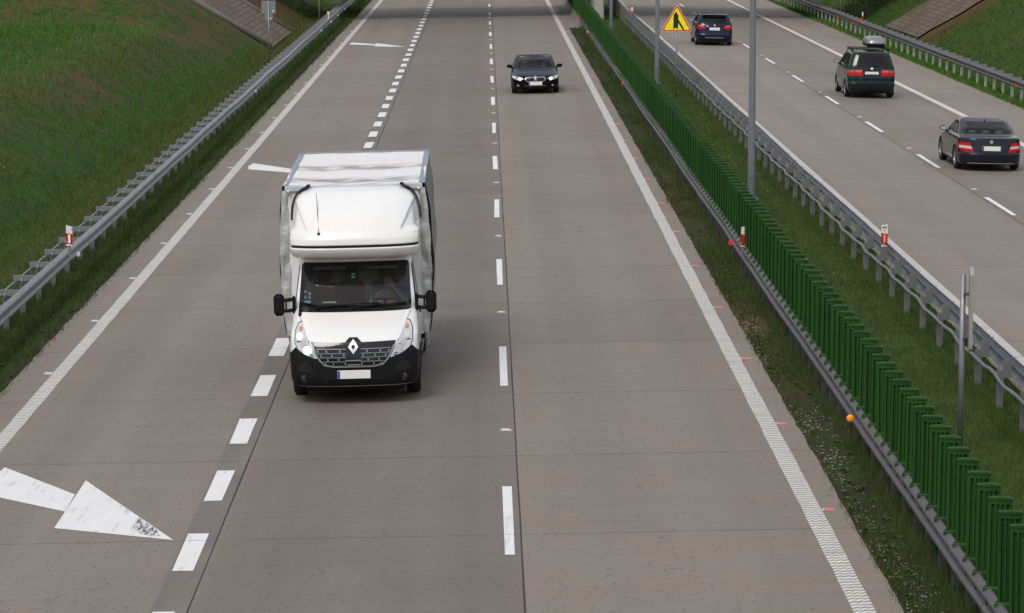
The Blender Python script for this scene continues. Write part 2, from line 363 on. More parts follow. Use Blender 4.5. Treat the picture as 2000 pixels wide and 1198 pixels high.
dashes('merge_lane_marking', -3.478, .25, 34.33-8, 2.02, 4.0, 300)
dashes('opposite_lane_marking', 12.405, .125, 71.2-60, 4.1, 12, 300)
sheet('edge_marking', 3.915, 4.155, 10, 330, M_RIB, L1, .7, .008, .008)
sheet('outer_edge_marking', -6.995, -6.765, 10, 330, M_RIB, L1, .7, .006, .006)
sheet('opposite_inner_edge_marking', 8.53, 8.79, 10, 330, M_RIB, L1, 3)
sheet('opposite_edge_marking', 16.0, 16.24, 10, 330, mat_marking('old_marking_paint', (.66, .62, .57), .2), L1, 3)
for xj, w in ((.425, .018), (-3.225, .020), (12.27, .017), (15.83, .014)):
    sheet('road_joint', xj-w/2, xj+w/2, 5, 330, M_JOINT, .003, 2.5, .004, .004)
def arrow(name, dy):
    P = [(-6.52, 40.84), (-6.6, 39.9), (-6.52, 39.02), (-5.29, 37.78), (-5.29, 36.79), (-3.745, 35.96), (-5.29, 39.80), (-5.31, 38.87)]
    P = [(x, y+dy+.05) for x, y in P]
    mb = MB(); mb.add([(x, y, g(x)+.004) for x, y in P], [(0, 1, 2, 3, 7), (4, 5, 6)])
    return tag(mb.build(name, M_MARK, fix=False), kind='structure')
arrow('merge_arrow_marking', 0); arrow('merge_arrow_marking', 45.1); arrow('merge_arrow_marking', 110.0)
# rubber scuff on the near arrow tip
t = NT('rubber_scuff'); t.plug(t.b.inputs['Base Color'], t.mix(t.step(t.noise(1, 4, (22, 5, 1), .6), .42, .58), (.10, .105, .115), (.62, .62, .62))); t.set(None, .7)
mb = MB(); q = lambda x, f: lerp(36.84-(x+5.29)*.537, 39.85-(x+5.29)*2.485, f)
P = [(-4.32, q(-4.32, .42)), (-4.20, q(-4.20, .20)), (-4.05, q(-4.05, .16)), (-3.93, q(-3.93, .40)), (-4.02, q(-4.02, .93)), (-4.30, q(-4.30, .93))]
mb.add([(x, y, g(x)+.0075) for x, y in P], [tuple(range(6))]); tag(mb.build('tyre_scuff', t.m, fix=False), kind='structure')

# paved embankment slopes under the bridge
def paved(name, x0, sgn, ya, yb, slope, top, z0, skew=0):
    mb = MB()
    def fn(u, v):
        d = top*slope*u; x = x0+sgn*d; y = lerp(ya, yb, v)+skew*u+(abs(2*v-1)**6)*.22*math.sin(23*u+3*v); return (x, y, z0+d/slope+.06+.02*math.sin(3*u+4*v))
    mb.grid(fn, 14, 8); return tag(mb.build(name, M_PAV, fix=False), kind='structure')
paved('paved_slope', -10.15, -1, 146.5, 162, 1.55, 6.0, -.19, -4)
paved('paved_slope', 21.95, 1, 155.5, 168.5, 1.5, 6.0, -.18, -6)
mb = MB(); mb.tube([(-10.2-d*1.55, 146.4-4*d/6, -.08+d) for d in (0, 2, 4, 6)], .16, 6); mb.tube([(-10.2-d*1.55, 162.1-4*d/6, -.08+d) for d in (0, 2, 4, 6)], .12, 6)
tag(mb.build('paving_kerb', M_CW), kind='structure')
sheet('concrete_apron', 4.42, 5.05, 161.5, 220, M_CW, .02, 2)

# ------------------------------------------------------------------ guard rails
def wprof(face):
    """W-beam profile as (offset towards traffic, height) with the traffic side on +face"""
    return [(0, .155), (.012, .152), (.055, .12), (.075, .095), (.075, .065), (.055, .042), (.012, .018), (.008, -.018), (.055, -.042), (.075, -.065), (.075, -.095), (.055, -.12), (.012, -.152), (0, -.155)]
def wbeam(mb, x, ya, yb, zt, face, seg=4.0, closed=False):
    """beam plates lapped every seg metres; zt = height of the top edge; waves slightly"""
    y = ya; k = 0
    while y < yb:
        y2 = min(y+seg+.16, yb+.1); o = .004*(k % 2); pr = wprof(face)
        vs = []
        for yy in (y, y2):
            dx = .012*math.sin(yy*.31)+.008*math.sin(yy*.9+1); dz = .010*math.sin(yy*.23+.5)
            for (a, h) in pr: vs.append((x+face*(a-.06+o)+dx, yy, zt-.155+h+dz))
            for (a, h) in reversed(pr): vs.append((x+face*(a-.064+o)+dx, yy, zt-.155+h+dz))
        n = 2*len(pr); mb.add(vs, [(i, (i+1) % n, n+(i+1) % n, n+i) for i in range(n)]+[tuple(range(n)), tuple(range(2*n-1, n-1, -1))], False)
        y += seg; k += 1
    return mb
def cpost(h):
    mb = MB(); w, d, t = .10, .055, .006      # C-section post
    return mb.prism([(-w/2, -d/2), (w/2, -d/2), (w/2, -d/2+.02), (w/2-t, -d/2+.02), (w/2-t, -d/2+t), (-w/2+t, -d/2+t), (-w/2+t, d/2-t), (w/2-t, d/2-t), (w/2-t, d/2-.02), (w/2, d/2-.02), (w/2, d/2), (-w/2, d/2)], -.3, h)
def reflector(m, face):
    mb = MB(); mb.prism([(-.038, -.045), (.038, -.045), (.038, .024), (.015, .042), (-.015, .042), (-.038, .024)], -.012, .012, 'y'); mb.box((0, .016, -.02), (.02, .02, .10)); return mb
def place_posts(first, x, ys_, zf, parent, limit=100):
    for k, y in enumerate(ys_[:limit]):
        o = first if k == 0 else inst(first, parent); o.location = (x, y, zf); o.rotation_euler = (0, 0, random.uniform(-.04, .04))
    if len(ys_) > limit:
        mb = MB()
        for y in ys_[limit:]: mb.box((x, y, zf+.2), (.1, .055, .9))
        tag(mb.build('post', M_POST, parent), kind='stuff')

# left verge rail: deep spacers and a rear strap
rail = thing('guard_rail', 'grey steel guard rail with a ladder of deep spacers below the left grass bank', 'guard rail', (0, 0, 0))
zt = .60
wbeam(MB(), -8.17, 40, 250, zt, 1).build('beam', M_STEEL, rail)
mb = MB(); mb.box((-8.70, 145, .40), (.008, 210, .075)); mb.box((-8.69, 145, .437), (.03, 210, .006)); mb.build('rear_strap', M_STEEL, rail)
sp = MB(); sp.box((-.225, 0, -.055), (.45, .008, .095)); sp.box((-.225, .022, -.006), (.47, .05, .007)); sp.box((-.02, .03, -.08), (.01, .06, .14)); sp.box((-.44, .03, -.12), (.012, .03, .18)); sp.tube([(-.30, -.012, -.05), (-.30, -.012, -.2)], .012, 6)
sp0 = sp.build('spacer', M_STEEL, rail)
yl = [43.75+2.0*k for k in range(92)]
for k, y in enumerate(yl):
    o = sp0 if k == 0 else inst(sp0, rail); o.location = (-8.20, y, zt-.0)
p0 = cpost(.62).build('post', M_POST, rail); place_posts(p0, -8.50, [y+.06 for y in yl], -.16, rail)
rf0 = reflector(M_WREF, 1).build('reflector', M_WREF, rail)
for k, y in enumerate([60.6, 108.3, 152.4, 161.8, 169.9, 178.0, 186.3]):
    o = rf0 if k == 0 else inst(rf0, rail); o.location = (-8.115, y, .41)

# median rail beside the left carriageway, facing it
rail = thing('guard_rail', 'dull grey guard rail on close posts in front of the green anti-glare panels', 'guard rail')
zt = .09+.62
wbeam(MB(), 5.03, 24, 164, zt, -1).build('beam', M_STEELD, rail)
p0 = cpost(.52).build('post', M_STEELD, rail); place_posts(p0, 5.15, [25.7+1.0*k for k in range(138)], .08, rail)
mb = MB(); mb.box((5.26, 94, zt-.05), (.06, 140, .07)); mb.build('rear_rail', M_STEELD, rail)
rr = reflector(None, -1); ra = MB(); ra.lathe([(.0, -.012), (.046, -.012), (.048, 0), (.04, .012), (0, .014)], (0, 0, 0), 'y', 14); ra.box((0, .02, 0), (.03, .02, .05))
ra0 = None; rr0 = None
for y, kind in ((40.7, 'a'), (60.95, 'r'), (109.65, 'r'), (147.1, 'a'), (161.5, 'r')):
    if kind == 'a':
        o = ra.build('reflector', M_AMBER, rail) if ra0 is None else inst(ra0, rail); ra0 = ra0 or o; o['label'] = 'round amber reflector'
    else:
        o = rr.build('reflector', M_REDR, rail) if rr0 is None else inst(rr0, rail); rr0 = rr0 or o; o['label'] = 'small red reflector'
    o.location = (4.93, y, zt-.13)
zt = .09+.75
# median rail of the opposite carriageway, seen from behind
rail = thing('guard_rail', 'steel guard rail seen from behind with a wavy pipe along its posts', 'guard rail')
wbeam(MB(), 7.82, 34, 164, zt, 1).build('beam', mat_steel('sky_shade_steel', (.12, .135, .16), (.20, .22, .25), .45), rail)  # beam back coloured dark blue for shade and reflected sky
ym = [36.4+2.0*k for k in range(64)]
p0 = cpost(.56).build('post', M_POST, rail); place_posts(p0, 7.58, ym, .08, rail)
bl = MB(); bl.box((.0, 0, 0), (.13, .012, .26)); bl.box((-.05, .02, 0), (.008, .05, .26)); bl.box((.07, .02, .15), (.008, .05, .10)); bl.box((.10, .0, .17), (.07, .02, .01)); b0 = bl.build('spacer', M_POST, rail)
for k, y in enumerate(ym):
    o = b0 if k == 0 else inst(b0, rail); o.location = (7.68, y-.02, zt-.18)
mb = MB(); pts = []
for k in range(64*4+1):
    y = 36.4+k*.5; pts.append((7.50+.025*math.sin(k*math.pi/4+.6), y, .56+.02*math.sin(k*math.pi/2+1)+.012*math.sin(y*.37)))
mb.tube(pts, .035, 8); mb.build('pipe', mat_steel('dark_pipe_steel', (.13, .14, .155), (.20, .21, .225), .45), rail)
# far right rail
rail = thing('guard_rail', 'long grey guard rail on pale posts along the far right verge', 'guard rail')
zt = .63
wbeam(MB(), 19.25, 84, 250, zt, -1).build('beam', M_STEELD, rail)
yr_ = [86.3+2*k for k in range(82)]
p0 = cpost(.60).build('post', simple('pale_zinc_post', (.45, .45, .43), .6, var=.2, scale=3), rail); place_posts(p0, 19.38, yr_, -.13, rail)
sp = MB(); sp.box((.20, 0, -.06), (.42, .008, .10)); sp.box((.20, .022, -.004), (.44, .06, .007)); sp0 = sp.build('spacer', M_STEEL, rail)
for k, y in enumerate(yr_):
    o = sp0 if k == 0 else inst(sp0, rail); o.location = (19.33, y, zt)
rr0 = None
for y in (110.0, 159.5, 166.6, 174.4, 183.1, 191):
    o = rr.build('reflector', M_REDR, rail) if rr0 is None else inst(rr0, rail); rr0 = rr0 or o; o.location = (19.13, y, .46)
mb = MB(); mb.box((19.72, 167, .42), (.008, 166, .075)); mb.build('rear_strap', M_STEEL, rail)

# ------------------------------------------------------------------ anti-glare panels
def blade_mesh():
    mb = MB(); W, T, H = .238, .045, .93
    def arc(x): return -.035*(1-(2*x/W)**2)
    out = []
    xs_ = [-W/2, -.090, -.084, -.062, -.056, -.036, -.030, -.012, -.006, .006, .012, .030, .036, .056, .062, .084, .090, W/2]
    dep = [0, 0, .030, .030, 0, 0, .022, .022, 0, 0, .022, .022, 0, 0, .030, .030, 0, 0]
    front = [(x, arc(x)+d) for x, d in zip(xs_, dep)]; back = [(x, arc(x)+T) for x in reversed([-W/2, -.06, 0, .06, W/2])]
    mb.prism(front+back, .02, H-.075)
    plain = [(x, arc(x)) for x in (-W/2, -.07, -.035, 0, .035, .07, W/2)]+back
    mb.prism(plain, H-.075, H-.03)
    # two-lobed recess near the top and the rounded cap
    lid = [(x*1.012, y+(-.010 if y < .02 else .006)) for x, y in plain]
    n = len(lid); vs = [(x, y, H-.03) for x, y in lid]+[(x, y, H-.018+.016*(1-(2*x/W)**2)) for x, y in lid]+[(x*.93, y*.8+.005, H-.010+.018*(1-(2*x/W)**2)) for x, y in lid]
    mb.add(vs, [tuple(range(n-1, -1, -1)), tuple(range(2*n, 3*n))]+[(L*n+i, L*n+(i+1) % n, L*n+n+(i+1) % n, L*n+n+i) for L in (0, 1) for i in range(n)])
    mb.prism(plain, 0, .02)
    return mb
pan = thing('anti_glare_panel', 'upright ribbed green plastic anti-glare panel in the long median row', 'screen panel', group='anti-glare panels along the median')
blade_mesh().build('blade', M_GREEN, pan)
ft = MB(); ft.box((-.05, .0, -.03), (.20, .10, .075), bev=.012); ft.box((-.10, .0, -.115), (.045, .05, .12)); ft.tube([(-.11, 0, .0), (-.11, 0, .03)], .014, 6); ft.build('foot', M_GREENS if 'M_GREENS' in globals() else M_GREEN, pan)
for k in range(257):
    y = 27.45+.667*k
    if k % 2: y += .012
    o = pan if k == 0 else copy_tree(pan)
    o.location = (5.17+.008*math.sin(y*.31), y+random.uniform(-.02, .02), .09+.63+.008*math.sin(y*.8)); o.rotation_euler = (random.uniform(-.012, .012), random.uniform(-.012, .012), -.19+random.uniform(-.07, .07))

# ------------------------------------------------------------------ delineator posts
def delineator(label, x, y, z, h, style):
    """white post with a slanted top, red band, reflector strip"""
    t = thing('delineator_post', label, 'delineator', (x, y, z), group='delineator posts on the guard rails')
    w, d = .12, .035
    if style == 'slim': w = .062
    body = MB(); n = .30*h
    if style == 'notch': body.prism([(-w/2, 0), (w/2, 0), (w/2, h*.70), (w/2, h*.74), (w*.22, h*.79), (w/2, h*.84), (w/2, h*.90), (-w/2, h)], 0, d, 'y')
    else: body.prism([(-w/2, 0), (w/2, 0), (w/2, h*1.0), (-w/2, h*.95)], 0, d, 'y')
    body.build('post_body', M_WHITE, t)
    a, b = (.06, .62) if style != 'slim' else (.03, .64)
    bd = MB(); bd.prism([(-w/2-.002, h*a+.02), (w/2+.002, h*a), (w/2+.002, h*b-.02), (-w/2-.002, h*b+.0)], -.004, d+.003, 'y'); bd.build('red_band', M_RED, t)
    if style != 'slim':
        rf = MB(); rf.box((0, -.007, h*(a+b)/2), (w*.36, .005, h*(b-a)*.74)); rf.build('reflector', M_WREF if style == 'notch' else simple('yellow_reflector', (.62, .42, .18), .4), t)
    if style == 'number':
        tx = bpy.data.curves.new('number', 'FONT'); tx.body = '44'; tx.size = .085; tx.align_x = 'CENTER'; tx.extrude = .001
        o = bpy.data.objects.new('number', tx); COL.objects.link(o); dg = bpy.context.evaluated_depsgraph_get(); me_ = bpy.data.meshes.new_from_object(o.evaluated_get(dg)); bpy.data.objects.remove(o)
        me_.transform(Matrix.Translation((0, -.003, h*.80)) @ Matrix.Rotation(math.pi/2, 4, 'X')); link('number', me_, M_BLACK, t)
        tr = MB(); tr.prism([(-.015, h*.70), (.015, h*.70), (0, h*.76)], -.003, 0, 'y'); tr.build('mark', M_BLACK, t)
    st = MB(); st.box((0, d/2+.01, -.09), (.045, .02, .20)); st.build('bracket', M_POST, t)
    return t
delineator('red and white notched post above the left guard rail, nearest the viewer', -7.965, 58.3, .84, .40, 'notch')
delineator('small red and white notched post far along the left guard rail', -8.17, 160.5, .60, .42, 'notch')
delineator('slim red and white post rising between the near guard rail and the green panels', 5.0, 58.9, .74, .39, 'slim')
delineator('slim red and white post at the far end of the median by the concrete wall', 5.1, 163.5, .86, .50, 'slim')
delineator('numbered red and white post with a yellow strip on the opposite median rail', 7.75, 58.9, .74, .43, 'number')
delineator('far red and white post where the opposite median rail meets the concrete wall', 7.79, 162.4, .68, .47, 'wide')
delineator('red and white post standing on the far right guard rail below the bank', 19.28, 156.5, .62, .52, 'slim')

# ------------------------------------------------------------------ road studs
def stud(name, m, label, group):
    mb = MB(); mb.prism([(-.085, 0), (.085, 0), (.062, .020), (-.062, .020)], -.045, .045, 'y')
    t = thing(name, label, 'road stud', group=group)
    mb.build('stud_base', simple('stud_'+group.split()[0], (.46, .445, .43), .5), t)
    l = MB(); l.add([(-.07, -.0475, .004), (.07, -.0475, .004), (.056, -.034, .022), (-.056, -.034, .022)], [(0, 1, 2, 3)]); l.box((0, -.008, .0215), (.105, .05, .004)); l.build('lens', m, t); return t
def row(name, m, label, group, x, y0, per, y1):
    t = stud(name, m, label, group); y = y0; first = True
    while y < y1:
        o = t if first else copy_tree(t); first = False; o.location = (x, y, g(x)); y += per
row('road_stud', M_REDR, 'small red reflective road stud beside the right edge line of the near carriageway', 'red studs of the near carriageway', 4.24, 31.0, 6.03, 205)
row('road_stud', M_WREF, 'small white reflective road stud beside the left edge line', 'white studs along the left edge line', -7.06, 48.9, 5.97, 210)
row('road_stud', M_WREF, 'small white road stud between two dashes of the near lane line', 'lane studs of the near carriageway', .295, 42.95-12, 12.03, 205)
row('road_stud', M_REDR, 'small red road stud outside the far right edge line', 'red studs of the opposite carriageway', 16.40, 90.2, 6.0, 205)
row('road_stud', M_WREF, 'small white road stud between two dashes of the opposite lane line', 'opposite lane studs', 12.42, 77.25-12, 12.0, 205)

# ------------------------------------------------------------------ lamp posts
def lamp_post():
    t = thing('lamp_post', None, 'lamp post', group='lamp posts in the median')
    H = 10.5; n = 8; mb = MB(); mb.tube([(0, 0, -.1), (0, 0, 1.6), (0, 0, H)], [.098, .092, .05], n); mb.build('mast', M_LAMP, t, sharp=40)
    mb = MB(); mb.box((0, 0, .02), (.34, .34, .03)); [mb.tube([(a, b, .03), (a, b, .07)], .018, 6) for a in (-.13, .13) for b in (-.13, .13)]; mb.build('base_plate', M_LAMP, t)
    mb = MB(); mb.box((0, -.100, .75), (.09, .012, .42), bev=.004); mb.build('service_door', M_LAMP, t)
    for s in (-1, 1):
        mb = MB(); mb.tube([(0, 0, H-.15), (s*.35, 0, H+.2), (s*1.5, 0, H+.34)], .035, 8); mb.build('arm', M_LAMP, t)
        mb = MB(); mb.box((s*1.85, 0, H+.36), (.75, .30, .11), bev=.04); hd = mb.build('lamp_head', simple('lamp_head_grey', (.3, .31, .32), .4), t)
        mb = MB(); mb.box((s*1.9, 0, H+.302), (.5, .22, .012)); mb.build('lamp_glass', M_WREF, hd)
    return t
lp = lamp_post()
for k, (x, y, lab) in enumerate(((6.47, 74.0, 'tall blue-grey steel lamp post in the median, nearest of the three'), (6.55, 116.5, 'tall grey lamp post just left of the yellow triangular sign'), (6.55, 159.2, 'farthest grey lamp post beside the pale bridge pier'))):
    o = lp if k == 0 else copy_tree(lp); o.location = (x, y, .09); o['label'] = lab

# ------------------------------------------------------------------ traffic signs
def rounded(poly, r, n=5):
    out = []; N = len(poly)
    for i in range(N):
        p = Vector(poly[i]); a = (Vector(poly[i-1])-p); b = (Vector(poly[(i+1) % N])-p); ra = min(r, a.length*.45); rb = min(r, b.length*.45)
        p0, p1 = p+a.normalized()*ra, p+b.normalized()*rb
        for k in range(n+1):
            u = k/n; q = p0*(1-u)**2+p*2*u*(1-u)+p1*u*u; out.append((q.x, q.y))
    return out
M_YEL = simple('yellow_sign_sheeting', (1.0, .88, .0), .4, var=.02); M_SRED = simple('red_sign_sheeting', (.80, .012, .012), .4, var=.03); M_SBACK = simple('grey_sign_back', (.25, .26, .27), .5, .3, var=.1)
t = thing('traffic_sign', 'yellow triangular merging traffic sign with red border on a grey pole in the median', 'traffic sign', (6.81, 108.8, .09))
mb = MB(); mb.tube([(0, .03, -.1), (0, .03, 3.25)], .035, 10); mb.build('pole', M_STEEL, t)
def tri(r, c): return [(r*math.cos(a), c+r*math.sin(a)) for a in (math.pi/2, math.pi/2+math.tau/3, math.pi/2+2*math.tau/3)]
cz = 2.70
mb = MB(); mb.prism(rounded(tri(.655, cz), .13), -.012, 0, 'y'); pl = mb.build('sign_plate', M_SBACK, t)
mb = MB(); mb.prism(rounded(tri(.650, cz), .125), -.015, -.0125, 'y'); mb.build('rim', M_WHITE, pl)
mb = MB(); mb.prism(rounded(tri(.625, cz), .11), -.018, -.0155, 'y'); mb.build('border', M_SRED, pl)
mb = MB(); mb.prism(rounded(tri(.535, cz), .06), -.021, -.0185, 'y'); mb.build('panel', M_YEL, pl)
mb = MB(); c0 = cz-.18
mb.prism([(-.126, 2.44), (-.045, 2.525), (.04, 2.455), (.05, 2.83), (.06, 2.955), (-.035, 3.09), (-.115, 2.975)], -.024, -.0215, 'y')
mb.prism([(.052, 2.82), (.275, 2.45), (.215, 2.43), (.046, 2.69)], -.024, -.0215, 'y'); mb.build('symbol', M_BLACK, pl)
t = thing('traffic_sign', 'grey sign seen edge-on on a steel pole in the right median', 'traffic sign', (6.46, 40.93, .09))
mb = MB(); mb.tube([(0, 0, -.1), (0, 0, 2.42)], .038, 12); mb.build('pole', M_STEEL, t)
mb = MB(); mb.prism(rounded([(-.30, 1.40), (.30, 1.40), (.30, 2.50), (-.30, 2.50)], .08), .085, .135, 'x'); pl = mb.build('sign_plate', simple('pale_sign_edge', (.33, .32, .295), .5, .1, var=.15), t); pl.rotation_euler = (0, 0, -.135)
[MB().box((.045, 0, z), (.09, .10, .03)).build('clamp', M_STEELD, t) for z in (1.55, 2.15)]
t = thing('traffic_sign', 'back of two small grey sign plates on a thin pole behind the left rail', 'traffic sign', (-9.47, 134.5, -.17))
mb = MB(); mb.tube([(0, 0, -.1), (0, 0, 2.72)], .034, 10); mb.build('pole', M_STEEL, t)
mb = MB(); mb.prism(rounded([(-.31, 2.17), (.31, 2.17), (.31, 2.74), (-.31, 2.74)][::1], .05), .03, .05, 'y'); mb.build('sign_plate', M_SBACK, t)
mb = MB(); mb.prism(rounded([(-.17, 1.90), (.18, 1.90), (.18, 2.16), (-.17, 2.16)], .04), .03, .05, 'y'); mb.build('sign_plate', M_SBACK, t)
mb = MB(); mb.box((.21, .024, 2.29), (.08, .006, .05)); mb.box((.08, .024, 1.96), (.08, .006, .05)); mb.build('sticker', M_WREF, t)
t = thing('marker_pole', 'thin grey pole rising past the frame behind the left rail', 'pole', (-8.95, 166, -.17)); mb = MB(); mb.tube([(0, 0, -.1), (0, 0, 3.2)], .035, 8); mb.build('pole', M_STEEL, t); mb = MB(); mb.prism(rounded([(-.3, 2.5), (.3, 2.5), (.3, 3.1), (-.3, 3.1)], .05), .035, .055, 'y'); mb.build('sign_plate', M_SBACK, t)
t = thing('marker_pole', 'thin grey pole at the foot of the right bank', 'pole', (19.9, 171.5, -.1)); mb = MB(); mb.tube([(0, 0, -.1), (0, 0, 3.2)], .03, 8); mb.build('pole', M_STEEL, t); mb = MB(); mb.prism(rounded([(-.3, 2.5), (.3, 2.5), (.3, 3.1), (-.3, 3.1)], .05), .035, .055, 'y'); mb.build('sign_plate', M_SBACK, t)

# ------------------------------------------------------------------ overpass and pier walls
br = thing('overpass_bridge', 'concrete road bridge on pale piers crossing beyond the frame top', 'bridge', (5, 179, 0))
mb = MB(); mb.box((0, 0, 6.6), (74, 12.5, 1.2)); mb.box((0, -6.0, 7.35), (74, .4, .9)); mb.box((0, 6.0, 7.35), (74, .4, .9)); mb.build('deck', M_PIER, br)
pm = MB(); pm.box((0, 0, 2.9), (.55, 1.3, 6.2), bev=.08); p0 = pm.build('pier', M_PIER, br); p0.location = (1.40, -6.6, 0)
for yy in (-2.2, 2.2, 6.2): inst(p0, br, (1.40, yy, 0))
for sx in (-1, 1): mb = MB(); mb.box((sx*27, 0, 3.5), (1.2, 13, 7)); mb.build('abutment', M_PIER, br)
def pwall(label, x, s):
    mb = MB(); prof = [(x-s*.22, .0), (x-s*.16, .12), (x-s*.05, .34), (x, .92), (x+s*.15, .92), (x+s*.15, .0)]
    o = mb.prism(prof, 162.5, 235, 'y').build('concrete_barrier', M_CW); return tag(o, label, 'barrier')
pwall('grey concrete safety wall with sloped face ahead of the median rail end, near carriageway', 5.10, 1)
pwall('grey concrete safety wall in the median next to the opposite carriageway', 7.75, -1)
mb = MB(); mb.box((25.9, 147, 2.45), (1.0, 1.0, .9)); mb.box((27.3, 147, 2.3), (1.2, .8, .5)); tag(mb.build('concrete_block', M_PIER), 'white concrete block on the right bank at the frame corner', 'concrete block')

# ------------------------------------------------------------------ grass
def dens(x, y, s, th): return sstep((.5+.5*hnoise(x*s+11, y*s+5)-th)/.3)
def blades(name, label, x0, x1, y0, y1, n, hlo, hhi, m, wmul=1.0, pw=1.6, keep=None, lean=.55, zoff=0, group=None):
    # sample y with density ~ y^-pw
    u = RNG.random(n); e = 1-pw; y = (y0**e+u*(y1**e-y0**e))**(1/e); x = x0+(x1-x0)*RNG.random(n)
    if keep is not None:
        k = RNG.random(n) < keep(x, y); x, y = x[k], y[k]
    n = len(x); z = terrain(x, y)+zoff
    sc = 1+np.clip((y-40)/160, 0, 1)*.5
    h = (hlo+(hhi-hlo)*RNG.random(n)**1.5)*sc*(.6+.55*(.5+.5*hnoise(x*2.1, y*2.3))); w = np.maximum(.009, y*.00024)*wmul*(.7+.6*RNG.random(n))
    a = RNG.random(n)*2*np.pi; ln = lean*h*RNG.random(n); b = RNG.random(n)*2*np.pi
    dx, dy = np.cos(a)*w/2, np.sin(a)*w/2*.4
    P = np.empty((n, 3, 3), np.float32)
    P[:, 0] = np.stack([x-dx, y-dy, z-.02], 1); P[:, 1] = np.stack([x+dx, y+dy, z-.02], 1); P[:, 2] = np.stack([x+np.cos(b)*ln, y+np.sin(b)*ln, z+h], 1)
    me = bpy.data.meshes.new(name); me.vertices.add(3*n); me.vertices.foreach_set('co', P.reshape(-1)); me.loops.add(3*n); me.loops.foreach_set('vertex_index', np.arange(3*n, dtype=np.int32))
    me.polygons.add(n); me.polygons.foreach_set('loop_start', np.arange(0, 3*n, 3, dtype=np.int32)); me.polygons.foreach_set('loop_total', np.full(n, 3, np.int32)); me.update()
    return tag(link(name, me, m), label, 'grass', None, 'stuff')
B_BANK = mat_blade('bank_grass', (.022, .064, .009), (.064, .150, .017), (.12, .09, .04), .11)  # darker than the bank top, partly standing in for shade on the slope
B_MOW = mat_blade('mown_grass', (.036, .066, .010), (.084, .118, .022), (.12, .10, .045), .2)
B_VERGE = mat_blade('verge_grass', (.021, .052, .010), (.056, .106, .020), (.095, .060, .036), .22)
B_MED = mat_blade('median_grass', (.030, .064, .012), (.070, .118, .022), (.10, .085, .04), .16)
B_BRIGHT = mat_blade('bright_grass', (.040, .115, .012), (.090, .215, .022), (.10, .09, .03), .03)  # brighter green, on the flat bank top it stands in for stronger light
def bankkeep(x, y):
    d = dryness(x, y); n = .5+.5*hnoise(x*1.3+2, y*.8)
    off = ((y > 142) & (y < 163) & (x < -10.1))
    pt = dens(x+3*np.sin(y*.4), y+2*np.sin(x*.9), 1.05, .50)*(x < -10.8)*sstep((15.6+x)/1.2)
    return np.where(off, 0, np.clip(1.1-d*1.3*n-.75*pt-.45*(y > 122)*(x < -11), .08, 1))
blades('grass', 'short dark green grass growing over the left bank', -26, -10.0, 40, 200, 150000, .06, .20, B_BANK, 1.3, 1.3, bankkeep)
blades('grass', 'grass on top of the left bank, coloured brighter as if lit from above', -40, -13.0, 60, 132, 60000, .08, .22, B_BRIGHT, 1.3, 1.2, lambda x, y: np.clip(.45+dens(x, y, .35, .30), 0, 1)*sstep((-x-12.6)/1.2))
blades('grass', 'pale mown grass strip behind the left guard rail', -10.6, -8.55, 40, 200, 60000, .04, .12, B_MOW, 1.2, 1.5)
blades('grass', 'dark weedy grass between the left guard rail and the road', -8.7, -7.45, 38, 205, 70000, .04, .19, B_VERGE, 1.1, 1.6, lambda x, y: np.clip(.25+dens(x*2, y, .8, .25)+(x > -7.75)*.4, 0, 1)*np.where(x > -7.55, .35, 1))
blades('grass', 'patchy weeds on the stony verge beside the near median rail', 4.40, 5.25, 27, 161, 70000, .03, .17, B_VERGE, 1.0, 1.8, lambda x, y: np.clip(.10+1.0*dens(x*2.2, y*1.1, .9, .33)+(x > 4.95)*.4, 0, 1)*np.where(x < 4.5, .5, 1))
blades('grass', 'short green grass in the median under the signs', 5.15, 8.15, 30, 163, 130000, .03, .12, B_MED, 1.1, 1.7)
blades('grass', 'taller tufts around the posts of the opposite median rail', 7.25, 8.2, 34, 163, 30000, .05, .13, B_MED, 1.1, 1.6)
blades('grass', 'green grass over the right bank', 18.75, 45, 84, 200, 120000, .06, .22, B_BANK, 1.3, 1.3, lambda x, y: np.where((y > 153) & (y < 168) & (x > 21.9), 0, 1.0))
blades('grass', 'bright grass along the foot of the right guard rail', 18.7, 21.5, 84, 200, 40000, .05, .18, B_BRIGHT, 1.2, 1.4)
# broad-leaved weeds and flowers scattered over the verge
mb = MB(); n = 260
for k in range(n):
    y = 28*(165/28)**(RNG.random()**1.3); x = RNG.uniform(4.5, 4.95) if k % 2 else RNG.uniform(-8.1, -7.5); z = float(terrain(x, y))
    if x < 0 and y < 44: continue
    for j in range(5):
        a = RNG.random()*6.28; r = RNG.uniform(.04, .10); w = r*.35; c, s = math.cos(a), math.sin(a)
        mb.add([(x, y, z+.02), (x+c*r*.5-s*w, y+s*r*.5+c*w, z+.06), (x+c*r, y+s*r, z+.05), (x+c*r*.5+s*w, y+s*r*.5-c*w, z+.06)], [(0, 1, 2, 3)])
tag(mb.build('weeds', B_MED, fix=False), 'low broad-leaved weeds along the road edges', 'weeds', kind='stuff')
mb = MB()
cl = [(4.62, 30.5, 1.4), (4.70, 32.5, 2.2), (4.62, 36.2, 1.0), (4.6, 40, 1.2), (4.62, 49.5, 1.6), (4.63, 52.5, 1.2), (4.66, 43.5, 1.0), (4.65, 34.3, 1.4)]
for k in range(1100):
    c = cl[k % len(cl)]; x = c[0]+RNG.normal()*.13; y = c[1]+RNG.normal()*c[2]*.7
    if x < 4.43 or x > 5.0: continue
    z = float(terrain(x, y)); s = RNG.uniform(.004, .015); a = RNG.random()*3.14
    mb.box((x, y, z+.012+s*.2), (s*2.2, s*1.4, s*.8), rz=a, rx=RNG.uniform(-.4, .4))
tag(mb.build('gravel', simple('pale_gravel', (.27, .25, .22), .85, var=.45, scale=30), fix=False), 'pale gravel stones scattered at the near road edge', 'gravel', kind='stuff')
